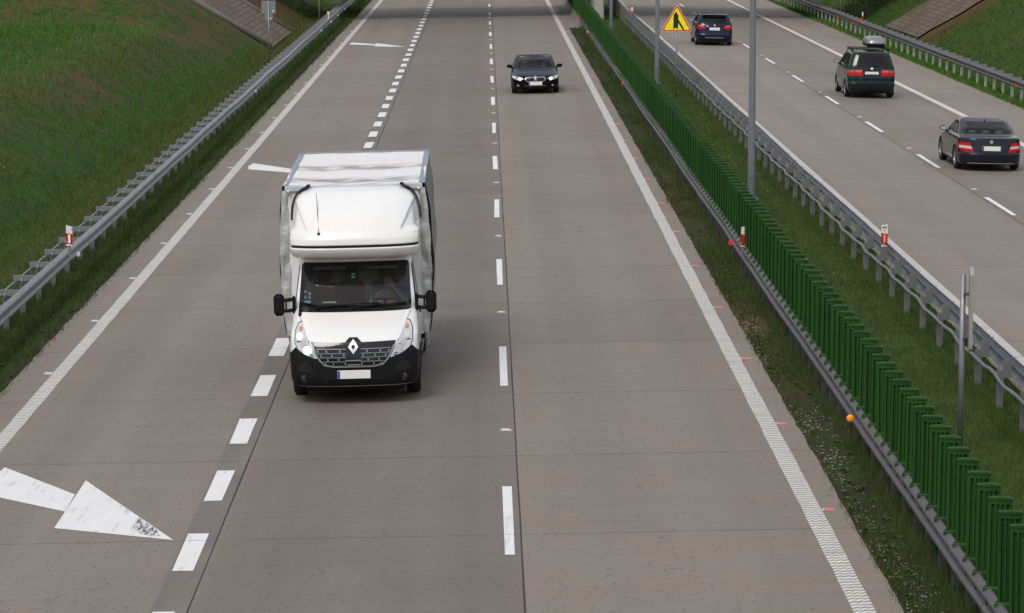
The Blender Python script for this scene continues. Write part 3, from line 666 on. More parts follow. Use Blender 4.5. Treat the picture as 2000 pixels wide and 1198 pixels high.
mb = MB()
for k in range(45):
    x, y = (RNG.uniform(5.4, 7.4), RNG.uniform(38, 110)) if k % 4 else (RNG.uniform(-16, -11), RNG.uniform(60, 125)); z = float(terrain(x, y)); mb.sphere((x, y, z+RNG.uniform(.06, .12)), RNG.uniform(.008, .015), 6, 4)
tag(mb.build('wildflowers', simple('yellow_petals', (.65, .50, .06), .6, var=.3), fix=False), 'tiny yellow flowers dotted in the grass', 'flowers', kind='stuff')
mb = MB()
for k in range(60):
    x, y = -24.5+RNG.normal()*.7, 124+RNG.normal()*1.2; z = float(terrain(x, y)); mb.sphere((x, y, z+RNG.uniform(.3, .6)), RNG.uniform(.03, .07), 6, 4, (1, 1, .5))
tag(mb.build('wildflowers', simple('white_petals', (.7, .7, .66), .6), fix=False), 'white flowers at the top left of the bank', 'flowers', kind='stuff')

blades('grass', 'tall tufts at the foot of the left guard rail', -8.75, -7.95, 40, 205, 30000, .07, .22, B_VERGE, 1.1, 1.6)
blades('grass', 'tall weeds around the posts of the near median rail', 4.92, 5.45, 27, 161, 40000, .09, .27, B_VERGE, 1.0, 1.8, lambda x, y: np.clip(.3+dens(x*2, y, .9, .3), 0, 1))

# ------------------------------------------------------------------ vehicle tools
def pchip(A, sub):
    A = np.asarray(A, float); n = len(A); d = np.diff(A, axis=0); m = np.zeros_like(A)
    with np.errstate(divide='ignore', invalid='ignore'):
        hm = np.where(d[:-1]*d[1:] > 0, 2*d[:-1]*d[1:]/(d[:-1]+d[1:]), 0)
    m[1:-1] = hm; m[0] = d[0]; m[-1] = d[-1]
    out = []
    for i in range(n-1):
        k = sub if isinstance(sub, int) else sub[i]
        for j in range(k):
            t = j/k; out.append((2*t**3-3*t**2+1)*A[i]+(t**3-2*t**2+t)*m[i]+(-2*t**3+3*t**2)*A[i+1]+(t**3-t**2)*m[i+1])
    out.append(A[-1]); return np.array(out)
def super_arc(w, c, n, N):
    th = np.linspace(math.pi, 0, 600); cs, sn = np.cos(th), np.sin(th)
    x = w*np.sign(cs)*np.abs(cs)**(2/n); y = c*(1-np.abs(sn)**(2/n))
    s = np.concatenate([[0], np.cumsum(np.hypot(np.diff(x), np.diff(y)))]); q = np.linspace(0, s[-1], N)
    return np.interp(q, s, x), np.interp(q, s, y)
def loft(rows, sub, NF=41, NS=60, tf=0., tr=0.):
    """stack of rounded plan outlines; row = z, yf, yr, w, cf, nf, cr, nr"""
    P = pchip(rows, sub); L0 = P[:, 1].min(); L1 = P[:, 2].max(); yc = (L0+L1)/2; hl = (L1-L0)/2; rings = []
    for z, yf, yr, w, cf, nf, cr, nr in P:
        fx, fy = super_arc(w, cf, nf, NF); rx, ry = super_arc(w, cr, nr, NF)
        ys_ = np.linspace(yf+cf, yr-cr, NS+2)[1:-1]
        x = np.concatenate([fx, np.full(NS, w), rx[::-1], np.full(NS, -w)]); y = np.concatenate([yf+fy, ys_, yr-ry[::-1], ys_[::-1]])
        s = (y-yc)/hl; x = x*(1-np.where(s < 0, tf, tr)*np.abs(s)**3)
        rings.append(np.stack([x, y, np.full(len(x), z)], 1))
    return np.array(rings)
def rings_to_bm(rings):
    b = bmesh.new(); V = [[b.verts.new(p) for p in r] for r in rings]; n = len(V[0])
    for i in range(len(V)-1):
        for k in range(n): b.faces.new((V[i][k], V[i][(k+1) % n], V[i+1][(k+1) % n], V[i+1][k]))
    for r, fl in ((V[0], True), (V[-1], False)):
        c = b.verts.new(sum((v.co for v in r), Vector())/n)
        for k in range(n): b.faces.new((r[(k+1) % n], r[k], c) if fl else (r[k], r[(k+1) % n], c))
    bmesh.ops.remove_doubles(b, verts=b.verts, dist=1e-4); bmesh.ops.recalc_face_normals(b, faces=b.faces); b.normal_update()
    return b
def pip(px, py, poly):
    c = False; n = len(poly)
    for i in range(n):
        x0, y0 = poly[i]; x1, y1 = poly[i-1]
        if (y0 > py) != (y1 > py) and px < (x1-x0)*(py-y0)/(y1-y0)+x0: c = not c
    return c
AX = {'f': (lambda a, b: Vector((a, -20, b)), Vector((0, 1, 0)), lambda c: (c.x, c.z)), 'b': (lambda a, b: Vector((a, 20, b)), Vector((0, -1, 0)), lambda c: (c.x, c.z)),
      'r': (lambda a, b: Vector((20, a, b)), Vector((-1, 0, 0)), lambda c: (c.y, c.z)), 'l': (lambda a, b: Vector((-20, a, b)), Vector((1, 0, 0)), lambda c: (c.y, c.z)),
      't': (lambda a, b: Vector((a, b, 20)), Vector((0, 0, -1)), lambda c: (c.x, c.y))}
def patch(bvh, poly, axis, name, m, parent, off=.006, step=.05, thick=.012, hole=None):
    """a sheet of real thickness cut to an outline and laid on the body surface"""
    org, d, _ = AX[axis]; b = bmesh.new()
    f = b.faces.new([b.verts.new((p[0], p[1], 0)) for p in poly])
    if hole:
        f2 = [b.verts.new((p[0], p[1], 0)) for p in hole]; [b.edges.new((f2[i], f2[(i+1) % len(f2)])) for i in range(len(f2))]
        ed = list(b.edges); b.faces.remove(f); r = bmesh.ops.triangle_fill(b, edges=ed, use_beauty=True)
    else: b.normal_update(); bmesh.ops.triangulate(b, faces=[f])
    for ax in (0, 1):
        lo = min(p[ax] for p in poly); hi = max(p[ax] for p in poly); k = max(1, int((hi-lo)/step))
        for i in range(1, k):
            co = [0, 0, 0]; no = [0, 0, 0]; co[ax] = lo+(hi-lo)*i/k; no[ax] = 1
            bmesh.ops.bisect_plane(b, geom=list(b.verts)+list(b.edges)+list(b.faces), plane_co=co, plane_no=no, dist=1e-5)
    bmesh.ops.remove_doubles(b, verts=b.verts, dist=1e-4)
    info = {}
    for v in b.verts:
        o = org(v.co.x, v.co.y); h, nrm, _, _ = bvh.ray_cast(o, d)
        if h is None:
            h, nrm, _, _ = bvh.find_nearest(o+d*19.5)
        if nrm.dot(d) > 0: nrm = -nrm
        info[v] = (h, nrm)
    # soften normals across neighbours
    for v in b.verts:
        h, nrm = info[v]; a = nrm.copy()
        for e in v.link_edges: a += info[e.other_vert(v)][1]
        v.co = h+a.normalized()*off
    if thick:
        ed = [e for e in b.edges if len(e.link_faces) == 1]
        ex = bmesh.ops.extrude_edge_only(b, edges=ed); nv = [q for q in ex['geom'] if isinstance(q, bmesh.types.BMVert)]
        for v in nv:
            h, nrm, _, _ = bvh.find_nearest(v.co)
            if nrm.dot(d) > 0: nrm = -nrm
            v.co = v.co-nrm*thick
    bmesh.ops.recalc_face_normals(b, faces=b.faces); b.normal_update()
    if sum(f.normal.dot(d)*f.calc_area() for f in b.faces) > 0: bmesh.ops.reverse_faces(b, faces=b.faces)
    me = bpy.data.meshes.new(name); b.to_mesh(me); b.free(); me.polygons.foreach_set('use_smooth', [True]*len(me.polygons)); me.set_sharp_from_angle(angle=R(38))
    return link(name, me, m, parent)
def cut(b, poly, axis):
    _, d, pr = AX[axis]; dl = []
    for f in b.faces:
        if f.normal.dot(d) < -.12 and pip(*pr(f.calc_center_median()), poly): dl.append(f)
    bmesh.ops.delete(b, geom=dl, context='FACES')
def shrink(poly, k):
    cx = sum(p[0] for p in poly)/len(poly); cy = sum(p[1] for p in poly)/len(poly); out = []
    for x, y in poly:
        dx, dy = x-cx, y-cy; l = math.hypot(dx, dy); out.append((cx+dx*(1-k/l), cy+dy*(1-k/l)))
    return out
def mirror(poly): return [(-x, y) for x, y in reversed(poly)]
def arches(b, wheels, Ra):
    """cut round wheel openings; vertices near the rim are moved onto it first"""
    for (yw, zw) in wheels:
        for v in b.verts:
            r = math.hypot(v.co.y-yw, v.co.z-zw)
            if abs(v.co.x) > .45 and abs(r-Ra) < .032 and r > 0:
                k = Ra/r; v.co.y = yw+(v.co.y-yw)*k; v.co.z = zw+(v.co.z-zw)*k
        dl = [f for f in b.faces if abs(f.calc_center_median().x) > .45 and math.hypot(f.calc_center_median().y-yw, f.calc_center_median().z-zw) < Ra-.004]
        bmesh.ops.delete(b, geom=dl, context='FACES')
def body_obj(b, name, m, parent, sharp=50):
    me = bpy.data.meshes.new(name); b.to_mesh(me); me.polygons.foreach_set('use_smooth', [True]*len(me.polygons)); me.set_sharp_from_angle(angle=R(sharp)); return link(name, me, m, parent)
M_RUB = simple('tyre_rubber', (.012, .012, .013), .8, var=.3, scale=20); M_TRIM = simple('black_trim_plastic', (.008, .008, .0095), .55, var=.2, scale=12, bump=.1, Specular_IOR_Level=.2); M_DARK = simple('dark_underbody', (.008, .008, .009), .85)
M_CHROME = simple('chrome', (.82, .83, .85), .28, .75, var=.05); M_RIM = simple('alloy_rim', (.36, .37, .39), .3, .9, var=.1)
M_GLASSD = glassmat('tinted_glass', (.16, .19, .19), .015, 1.45); M_GLASS = glassmat('clear_glass', (.62, .70, .67), .015, 1.62); M_FRIT = simple('black_glass_border', (.006, .006, .007), .12)
M_SEAT = simple('dark_seat_fabric', (.022, .02, .02), .9, var=.3, scale=12); M_SEATL = simple('pale_seat_leather', (.26, .29, .27), .6); M_CABIN = simple('cabin_plastic', (.035, .036, .038), .7)
M_TAIL = NT('red_lamp_lens').set((.42, .002, .004), .2, 0, Emission_Color=(1, .0, .005), Emission_Strength=.07, Specular_IOR_Level=.25); M_TAILC = NT('clear_lamp_lens').set((.55, .52, .52), .1, .3)
M_PLATE = simple('blank_plate', (.84, .84, .83), .45, var=.02); M_PLATEB = simple('plate_blue_band', (.02, .09, .42), .4)
M_LENS = NT('headlamp_lens').set((.72, .74, .76), .12, .35); M_ORANGE = NT('orange_lens').set((.62, .24, .10), .2)
M_LIT = emis('lit_headlamp', (1, .93, .80), 1.8, (1, 1, 1)); M_LITA = emis('lit_amber', (1, .42, .06), 1.6, (1, .5, .1))
def paint(name, col, metal=.35, rough=.28, dirt=.15, coat=.45):
    t = NT(name); n = t.noise(1.6, 4); f = t.noise(14, 3); X, Y, Z = t.xyz()
    c = t.mix(t.step(n, .3, .75), tuple(x*.88 for x in col), col)
    c = t.mix(t.math('MULTIPLY', t.math('SUBTRACT', 1, t.step(Z, .2, .6)), t.math('MULTIPLY', t.step(f, .3, .7), dirt)), c, (.08, .07, .06))
    return t.set(c, rough, metal, Coat_Weight=coat, Coat_Roughness=.03, Specular_IOR_Level=coat*.5)
def wheel(root, x, y, r, w, name='wheel', rim=M_RIM, spokes=5, depth=1):
    """tyre + spoked rim, as children of a wheel part; outer face towards sign(x)"""
    s = 1 if x > 0 else -1
    o = thing(name, None, None, (x, y, r)); o.parent = root
    mb = MB(); h = w/2
    mb.lathe([(r*.64, -h*.8), (r*.70, -h*.95), (r*.90, -h), (r*.975, -h*.82), (r*.985, -h*.5), (r*.975, -h*.46), (r*.985, -h*.42), (r, -h*.1), (r*.985, -h*.06), (r*.985, h*.06), (r, h*.1), (r*.985, h*.42), (r*.975, h*.46), (r*.985, h*.5), (r*.975, h*.82), (r*.90, h), (r*.70, h*.95), (r*.64, h*.8)], (0, 0, 0), 'x', 32); mb.build('tyre', M_RUB, o, sharp=35)
    mb = MB(); mb.lathe([(r*.655, s*h*.86), (r*.62, s*h*.9), (r*.56, s*h*.5), (r*.55, -s*h*.6)], (0, 0, 0), 'x', 32)
    mb.lathe([(0, s*h*.62), (r*.10, s*h*.66), (r*.16, s*h*.55), (r*.17, s*h*.2), (0, s*h*.1)], (0, 0, 0), 'x', 16)
    for k in range(spokes):
        a = math.tau*k/spokes+.3; c, q = math.cos(a), math.sin(a); u = .085*r; v = .11*r
        pts = []
        for rr_, ww, dx in ((r*.12, u, s*h*.55), (r*.60, v, s*h*.82)):
            for t_ in (-1, 1): pts += [(dx, c*rr_-q*ww*t_, q*rr_+c*ww*t_)]
        mb.add(pts+[(p[0]-s*h*.35, p[1], p[2]) for p in pts], [(0, 1, 3, 2), (4, 6, 7, 5), (0, 2, 6, 4), (1, 5, 7, 3), (0, 4, 5, 1), (2, 3, 7, 6)])
    mb.build('rim', rim, o, sharp=35)
    mb = MB(); mb.lathe([(r*.56, -s*h*.1), (0, -s*h*.1)], (0, 0, 0), 'x', 20); mb.build('brake_disc', M_DARK, o); return o
def arch_ring(name, m, root, bvh, yw, zw, Ra, side, r=.018, zmin=.2):
    pts = []
    for k in range(29):
        a = math.pi*(-.18+1.36*k/28); y = yw+Ra*math.cos(a); z = zw+Ra*math.sin(a)
        if z < zmin: continue
        h = bvh.ray_cast(Vector((side*20, y, z)), Vector((-side, 0, 0)))[0]
        if h is None: h = bvh.find_nearest(Vector((side*.9, y, z)))[0]
        pts.append((h.x-side*.004, y, z))
    return MB().tube(pts, r, 6).build(name, m, root)
def plate(root, x, y, z, w, h, face=-1, band=True, tilt=0, name='number_plate'):
    p = MB().box((0, 0, 0), (w, .012, h), bev=.004).build(name, M_PLATE, root, loc=(x, y, z)); p.rotation_euler = (tilt, 0, 0)
    if band: MB().box((face*(1)*(w/2-.022), face*.0075, 0), (.04, .003, h*.92)).build('blue_band', M_PLATEB, p)
    return p

# ------------------------------------------------------------------ the box truck
TRUCK_ROWS = [(.26, .17, 2.42, .84, .30, 2.6, .05, 4), (.29, .05, 2.42, .92, .38, 2.7, .05, 4), (.42, 0, 2.42, .955, .42, 2.9, .05, 4), (.60, 0, 2.42, .965, .44, 2.9, .05, 4), (.78, .02, 2.42, .97, .46, 2.9, .05, 4),
    (.90, .06, 2.42, .97, .48, 2.8, .05, 4), (.99, .13, 2.42, .97, .50, 2.8, .05, 4), (1.06, .24, 2.42, .965, .52, 2.7, .05, 4), (1.16, .47, 2.42, .955, .50, 2.7, .05, 4), (1.26, .74, 2.42, .945, .46, 2.7, .05, 4),
    (1.33, .94, 2.42, .938, .40, 2.8, .05, 4), (1.355, .99, 2.42, .935, .36, 3, .05, 4), (1.60, 1.23, 2.42, .905, .30, 3, .05, 4), (1.98, 1.60, 2.42, .862, .26, 3, .05, 4), (2.04, 1.68, 2.42, .855, .25, 3, .05, 4), (2.13, 1.95, 2.42, .84, .22, 3, .05, 4)]
TRUCK_AT = (-1.957, 45.35, -.035); TRUCK_ROLL = -.025
# CUTHERE
def skin_mesh(name, nodes, edges, m, parent, sub=1, root=0):
    """one continuous surface grown over a skeleton; nodes = {name: (pos, radius)}"""
    b = bmesh.new(); lay = b.verts.layers.skin.verify(); key = list(nodes); V = {}
    for i, k in enumerate(key):
        p, r = nodes[k]; v = b.verts.new(p); r = r if isinstance(r, tuple) else (r, r); v[lay].radius = r; v[lay].use_root = (i == root); V[k] = v
    for a, c in edges: b.edges.new((V[a], V[c]))
    me = bpy.data.meshes.new(name); b.to_mesh(me); b.free()
    o = bpy.data.objects.new(name, me); COL.objects.link(o); o.modifiers.new('skin', 'SKIN').use_smooth_shade = True
    s = o.modifiers.new('sub', 'SUBSURF'); s.levels = s.render_levels = sub
    dg = bpy.context.evaluated_depsgraph_get(); dg.update(); me2 = bpy.data.meshes.new_from_object(o.evaluated_get(dg)); bpy.data.objects.remove(o); bpy.data.meshes.remove(me)
    me2.name = name; me2.polygons.foreach_set('use_smooth', [True]*len(me2.polygons)); return link(name, me2, m, parent)
M_SKIN = simple('skin', (.50, .29, .20), .55, var=.08)
def hand_nodes(N, E, tag_, wrist, d, up, s=1.):
    """palm + five unequal bent fingers; d = pointing direction, up = back of the hand"""
    d = Vector(d).normalized(); up = Vector(up); up = (up-d*up.dot(d)).normalized(); sd = d.cross(up); w = Vector(wrist)
    N[tag_+'palm'] = (w+d*.05, (.036, .020)); E.append((tag_+'wrist', tag_+'palm')); N[tag_+'palm2'] = (w+d*.085, (.038, .017)); E.append((tag_+'palm', tag_+'palm2'))
    for i, (o, l) in enumerate(((-.030, .062), (-.010, .074), (.010, .070), (.029, .055))):
        b0 = w+d*.095+sd*o; b1 = b0+d*l*.45-up*.012; b2 = b1+d*l*.28-up*l*.38; b3 = b2-up*l*.40-d*.004
        for j, (q, r) in enumerate(((b0, .0095), (b1, .009), (b2, .0085), (b3, .0075))):
            N[f'{tag_}f{i}{j}'] = (q, r); E.append((f'{tag_}f{i}{j-1}' if j else tag_+'palm2', f'{tag_}f{i}{j}'))
    t0 = w+d*.04-sd*.038*s; t1 = t0+d*.03-sd*.016*s-up*.012; t2 = t1+d*.028-up*.014
    for j, (q, r) in enumerate(((t0, .012), (t1, .0105), (t2, .009))): N[f'{tag_}t{j}'] = (q, r); E.append((f'{tag_}t{j-1}' if j else tag_+'palm', f'{tag_}t{j}'))
def seated_person(label, loc, shirt, hair, arms, group=None):
    """seated figure facing -y, hips at the origin; arms = (left elbow, left wrist, right elbow, right wrist)"""
    t = thing('person', label, 'person', loc, group=group)
    N = dict(hip=((0, 0, .06), (.16, .12)), belly=((0, .03, .2), (.145, .115)), chest=((0, .02, .38), (.16, .115)), neck0=((0, .015, .50), (.075, .06)), neck=((0, 0, .555), .052), jaw=((0, -.025, .61), (.055, .062)), head=((0, -.015, .68), (.072, .088)), crown=((0, 0, .745), (.058, .068)), nose=((0, -.118, .655), .012))
    E = [('hip', 'belly'), ('belly', 'chest'), ('chest', 'neck0'), ('neck0', 'neck'), ('neck', 'jaw'), ('jaw', 'head'), ('head', 'crown'), ('head', 'nose')]
    for s, tg in ((-1, 'L'), (1, 'R')):
        el, wr = (arms[0], arms[1]) if s < 0 else (arms[2], arms[3])
        N[tg+'sh'] = ((s*.185, .02, .45), .058); N[tg+'el'] = (el, .042); N[tg+'wrist'] = (wr, .027); E += [('chest', tg+'sh'), (tg+'sh', tg+'el'), (tg+'el', tg+'wrist')]
        dd = (Vector(wr)-Vector(el)); hand_nodes(N, E, tg, wr, dd, (0, -.2, 1) if abs(dd.z) < dd.length*.7 else (0, -1, 0), s)
        N[tg+'kn'] = ((s*.13, -.44, .10), .062); N[tg+'an'] = ((s*.13, -.60, -.28), .042); N[tg+'toe'] = ((s*.13, -.78, -.33), (.04, .028)); E += [('hip', tg+'kn'), (tg+'kn', tg+'an'), (tg+'an', tg+'toe')]
        N[tg+'ear'] = ((s*.082, .01, .665), (.014, .02)); E.append(('head', tg+'ear'))
    skin_mesh('body', N, E, M_SKIN, t, 1)
    N2 = dict(hip=((0, 0, .04), (.168, .13)), belly=((0, .03, .2), (.158, .128)), chest=((0, .02, .38), (.172, .128)), neck0=((0, .02, .485), (.085, .07))); E2 = [('hip', 'belly'), ('belly', 'chest'), ('chest', 'neck0')]
    for s, tg in ((-1, 'L'), (1, 'R')):
        el = Vector(arms[0] if s < 0 else arms[2]); sh = Vector((s*.185, .02, .45)); N2[tg+'sh'] = (sh, .068); N2[tg+'m'] = (sh.lerp(el, .6), .058); N2[tg+'e'] = (sh.lerp(el, .97), .050); E2 += [('chest', tg+'sh'), (tg+'sh', tg+'m'), (tg+'m', tg+'e')]
    skin_mesh('shirt', N2, E2, shirt, t, 1)
    skin_mesh('trousers', dict(hip=((0, .01, .05), (.17, .13)), a=((-.13, -.44, .10), .075), b=((-.13, -.59, -.24), .055), c=((.13, -.44, .10), .075), d=((.13, -.59, -.24), .055)), [('hip', 'a'), ('a', 'b'), ('hip', 'c'), ('c', 'd')], simple('dark_trousers', (.03, .035, .05), .9), t, 1)
    mb = MB(); mb.grid(lambda u, v: (.083*math.sin(math.pi*v*.60)*math.cos(math.tau*u), .012+.098*math.sin(math.pi*v*.60)*math.sin(math.tau*u)+.035*v*(1 if math.sin(math.tau*u) > 0 else -.2), .705+.092*math.cos(math.pi*v*.60)-(.05*v if math.sin(math.tau*u) > .1 else 0)), 20, 8); mb.build('hair', hair, t)
    for s in (-1, 1): MB().sphere((s*.030, -.096, .685), .011, 8, 6).build('eye', M_BLACK, t)
    MB().box((0, -.098, .615), (.045, .012, .010), bev=.003).build('mouth', simple('lips', (.35, .11, .09), .5), t)
    return t

def fringe(m): return m
M_VAN = NT('white_van_paint'); _n = M_VAN.noise(2.5, 5); _X, _Y, _Z = M_VAN.xyz(); _s = M_VAN.noise(28, 3)
_c = M_VAN.mix(_n, (.80, .80, .79), (.86, .86, .855)); _c = M_VAN.mix(M_VAN.math('MULTIPLY', M_VAN.step(_s, .62, .75), .10), _c, (.30, .26, .22))
M_VAN = M_VAN.set(_c, .30, 0, Coat_Weight=.5, Coat_Roughness=.06)
M_SHADOWGAP = simple('panel_gap', (.012, .012, .012), .8)
truck = thing('box_truck', 'white cab-over-sleeper box truck with grey tarpaulin body driving towards the viewer', 'truck', TRUCK_AT, (0, TRUCK_ROLL, 0))
rings = loft(TRUCK_ROWS, 6)
# bonnet crease: shallow dish between the lamps
tb = rings_to_bm(rings); arches(tb, [(1.15, .335)], .40)
tbv = BVHTree.FromBMesh(rings_to_bm(rings))
WSO = rounded([(-.862, 1.298), (.862, 1.298), (.824, 1.975), (-.824, 1.975)], .07); WSI = rounded([(-.815, 1.372), (.815, 1.372), (.778, 1.945), (-.778, 1.945)], .06)
cut(tb, rounded([(-.835, 1.345), (.835, 1.345), (.80, 1.958), (-.80, 1.958)], .06), 'f')
SWO = rounded([(1.22, 1.36), (2.24, 1.36), (2.24, 1.93), (1.72, 1.93)], .06); SWI = rounded([(1.29, 1.39), (2.21, 1.39), (2.21, 1.90), (1.74, 1.90)], .05)
for s in 'lr': cut(tb, rounded([(1.26, 1.375), (2.22, 1.375), (2.22, 1.915), (1.73, 1.915)], .05), s)
cab = body_obj(tb, 'cab', M_VAN, truck)
patch(tbv, WSO, 'f', 'windscreen_border', M_FRIT, truck, .007, .08, .02, hole=WSI)
ws = patch(tbv, [(x*1.01, z+(z-1.65)*.02) for x, z in WSI], 'f', 'windscreen', M_GLASS, truck, .004, .08, 0)
for s in 'lr':
    patch(tbv, SWO, s, 'side_window_frame', M_FRIT, truck, .006, .1, .02, hole=SWI); patch(tbv, SWI, s, 'side_window', M_GLASSD, truck, .003, .1, 0)
    for q in ([(1.16, .62), (1.168, .62), (1.172, 1.36), (1.164, 1.36)], [(2.275, .50), (2.283, .50), (2.283, 2.0), (2.275, 2.0)]): patch(tbv, q, s, 'door_gap', M_SHADOWGAP, truck, .002, .15, .003)
    patch(tbv, [(1.58, .42), (2.40, .42), (2.40, .56), (1.58, .56)], s, 'sill_trim', M_TRIM, truck, .012, .15, .015)
    hd = patch(tbv, rounded([(2.03, 1.10), (2.22, 1.10), (2.22, 1.17), (2.03, 1.17)], .03), s, 'door_handle', M_TRIM, truck, .02, .05, .02)
    arch_ring('wheel_arch', M_TRIM, truck, tbv, 1.15, .335, .41, 1 if s == 'r' else -1, .026)
# bumper
BP = [(-.985, .74), (-.87, .868), (-.83, .835), (-.72, .76), (-.60, .722), (-.50, .70), (-.44, .60), (.44, .60), (.50, .70), (.60, .722), (.72, .76), (.83, .835), (.87, .868), (.985, .74), (.972, .44), (.90, .30), (-.90, .30), (-.972, .44)]
bump = patch(tbv, BP, 'f', 'bumper', M_TRIM, truck, .012, .045, .02)
for s, ax in ((1, 'r'), (-1, 'l')): patch(tbv, [(.25, .30), (.80, .30), (.735, .52), (.75, .62), (.62, .70), (.25, .80)], ax, 'bumper', M_TRIM, truck, .010, .05, .02)
patch(tbv, rounded([(-.42, .33), (.42, .33), (.45, .425), (-.45, .425)], .02), 'f', 'air_intake', M_DARK, bump, .016, .06, .004)
for k in range(3): patch(tbv, [(-.40, .345+.026*k), (.40, .345+.026*k), (.40, .352+.026*k), (-.40, .352+.026*k)], 'f', 'intake_slat', M_TRIM, bump, .022, .1, .006)
for s in (-1, 1):
    MB().lathe([(0, -.012), (.05, -.010), (.062, 0), (.066, .03)], (s*.735, .082, .41), 'y', 18).build('fog_lamp', simple('smoked_lens', (.03, .03, .032), .1), bump)
    P = [(.60, .50), (.86, .52), (.84, .60), (.76, .655), (.70, .65), (.64, .60)]; patch(tbv, rounded(P if s > 0 else mirror(P), .03), 'f', 'bumper_recess', M_DARK, bump, .015, .05, .004)
# grille
GO = [(-.635, .948), (-.125, .937), (-.06, 1.002), (.06, 1.002), (.125, .937), (.635, .948), (.575, .80), (.515, .69), (.44, .612), (.30, .588), (-.30, .588), (-.44, .612), (-.515, .69), (-.575, .80)]
gr = patch(tbv, GO, 'f', 'grille', M_FRIT, truck, .018, .05, .02)
UO = [(-.61, .885), (-.575, .80), (-.515, .685), (-.44, .607), (-.30, .580), (.30, .580), (.44, .607), (.515, .685), (.575, .80), (.61, .885), (.590, .885), (.553, .80), (.495, .697), (.427, .628), (.295, .604), (-.295, .604), (-.427, .628), (-.495, .697), (-.553, .80), (-.590, .885)]
M_SATIN = simple('satin_chrome', (.30, .31, .33), .35, .6)
patch(tbv, UO, 'f', 'grille_frame', M_SATIN, gr, .030, .06, .02)
for z, hw in ((.845, .555), (.785, .53), (.725, .495), (.665, .455)):
    for s in (-1, 1):
        P = [(.11, z-.007), (hw, z-.002), (hw, z+.010), (.11, z+.006)]; patch(tbv, P if s > 0 else mirror(P), 'f', 'grille_slat', simple('grey_slat', (.22, .225, .23), .35, .5) if (z, s) == (.845, -1) else bpy.data.materials['grey_slat'], gr, .028, .08, .012)
for z, xs_ in ((.815, (.20, .40, .53)), (.755, (.14, .32, .48)), (.695, (.22, .38)), (.635, (.12, .30, .41))):
    for x in xs_:
        for s in (-1, 1): P = [(x-.010, z-.016), (x+.010, z-.016), (x+.014, z+.016), (x-.006, z+.016)]; patch(tbv, P if s > 0 else mirror(P), 'f', 'grille_block', M_SATIN, gr, .027, .06, .012)
P = [(-.11, .79), (.11, .79), (.125, .70), (.08, .655), (-.08, .655), (-.125, .70)]; patch(tbv, rounded(P, .03), 'f', 'badge_holder', M_FRIT, gr, .027, .05, .012)
P = [(-.13, .690), (.13, .690), (.11, .672), (-.11, .672)]; patch(tbv, P, 'f', 'grille_block', M_SATIN, gr, .034, .06, .012); P = [(-.10, .628), (.10, .628), (.08, .612), (-.08, .612)]; patch(tbv, P, 'f', 'grille_block', M_SATIN, gr, .034, .06, .012)
dm = lambda k: [(0, .870+.098*k), (.078*k, .870), (0, .870-.098*k), (-.078*k, .870)]
patch(tbv, [(x*1.28, .870+(z-.870)*1.22) for x, z in dm(1)], 'f', 'badge_plate', M_FRIT, gr, .024, .05, .01)
patch(tbv, dm(1.0), 'f', 'badge', M_CHROME, gr, .038, .03, .012, hole=dm(.40))
for k, s in enumerate((1, -1)): P = [(0, .968), (.030, .870), (0, .772), (.012, .870)]
plate(truck, 0, -.026, .473, .50, .128, -1)
# bonnet shut lines and cowl
for s in (-1, 1):
    P = [(.845, 1.285), (.852, 1.285), (.762, 1.105), (.712, .985), (.66, .945), (.654, .952), (.705, .99), (.756, 1.11)]; patch(tbv, P if s > 0 else mirror(P), 'f', 'bonnet_gap', M_SHADOWGAP, truck, .002, .08, .003)
# head lamps
M_LENSD = NT('van_headlamp_lens').set((.62, .65, .69), .12, .25)
LP = [(.785, 1.188), (.838, 1.168), (.878, 1.075), (.876, .93), (.83, .842), (.72, .768), (.60, .727), (.535, .708), (.63, .87), (.705, 1.0), (.755, 1.11)]
for s in (-1, 1):
    P = LP if s > 0 else mirror(LP)
    hl = patch(tbv, rounded(P, .02), 'f', 'headlight', M_LENSD, truck, .012, .035, .02); patch(tbv, [(x+(x-s*.72)*.09, z+(z-.94)*.05) for x, z in rounded(P, .02)], 'f', 'lamp_seal', M_FRIT, hl, .008, .05, .012)
    def disc(cx, cz, r, m, nm, off): patch(tbv, [(s*cx+r*math.cos(a), cz+r*math.sin(a)) for a in [math.tau*i/16 for i in range(16)]], 'f', nm, m, hl, off, .04, .004)
    disc(.80, 1.105, .028, M_ORANGE, 'indicator', .018); disc(.812, 1.015, .042, M_LENS if s > 0 else M_LIT, 'side_light', .018)
    disc(.685, .83, .062, M_TAILC if s > 0 else M_LIT, 'main_beam', .019); disc(.745, .925, .05, M_TAILC, 'lamp_bowl', .017)
    for (cx, cz, w_, h_) in ((.72, .90, .05, .02), (.66, .785, .05, .018), (.80, .955, .05, .016), (.62, .755, .03, .014)): patch(tbv, [(s*cx-w_, cz-h_), (s*cx+w_, cz-h_), (s*cx+w_, cz), (s*cx-w_, cz)], 'f', 'lamp_detail', simple('lamp_dark', (.07, .075, .085), .2, .5), hl, .016, .05, .003)  # dark bars of the lamp's inner structure
# wipers
def on_front(x, z, off=.03):
    h, n, _, _ = tbv.ray_cast(Vector((x, -20, z)), Vector((0, 1, 0))); return h+n*off
for pts in ([(-.60, 1.325), (-.35, 1.36), (.10, 1.385), (.40, 1.378)], [(-.05, 1.325), (.30, 1.355), (.55, 1.365), (.78, 1.38)], [(-.80, 1.40), (-.55, 1.372), (-.15, 1.365)]):
    MB().tube([on_front(*p) for p in pts], .011, 6).build('wiper', M_TRIM, truck)
MB().tube([on_front(-.835, z, .01) for z in (1.31, 1.36, 1.25)], .025, 6).build('washer_cap', M_TRIM, truck)
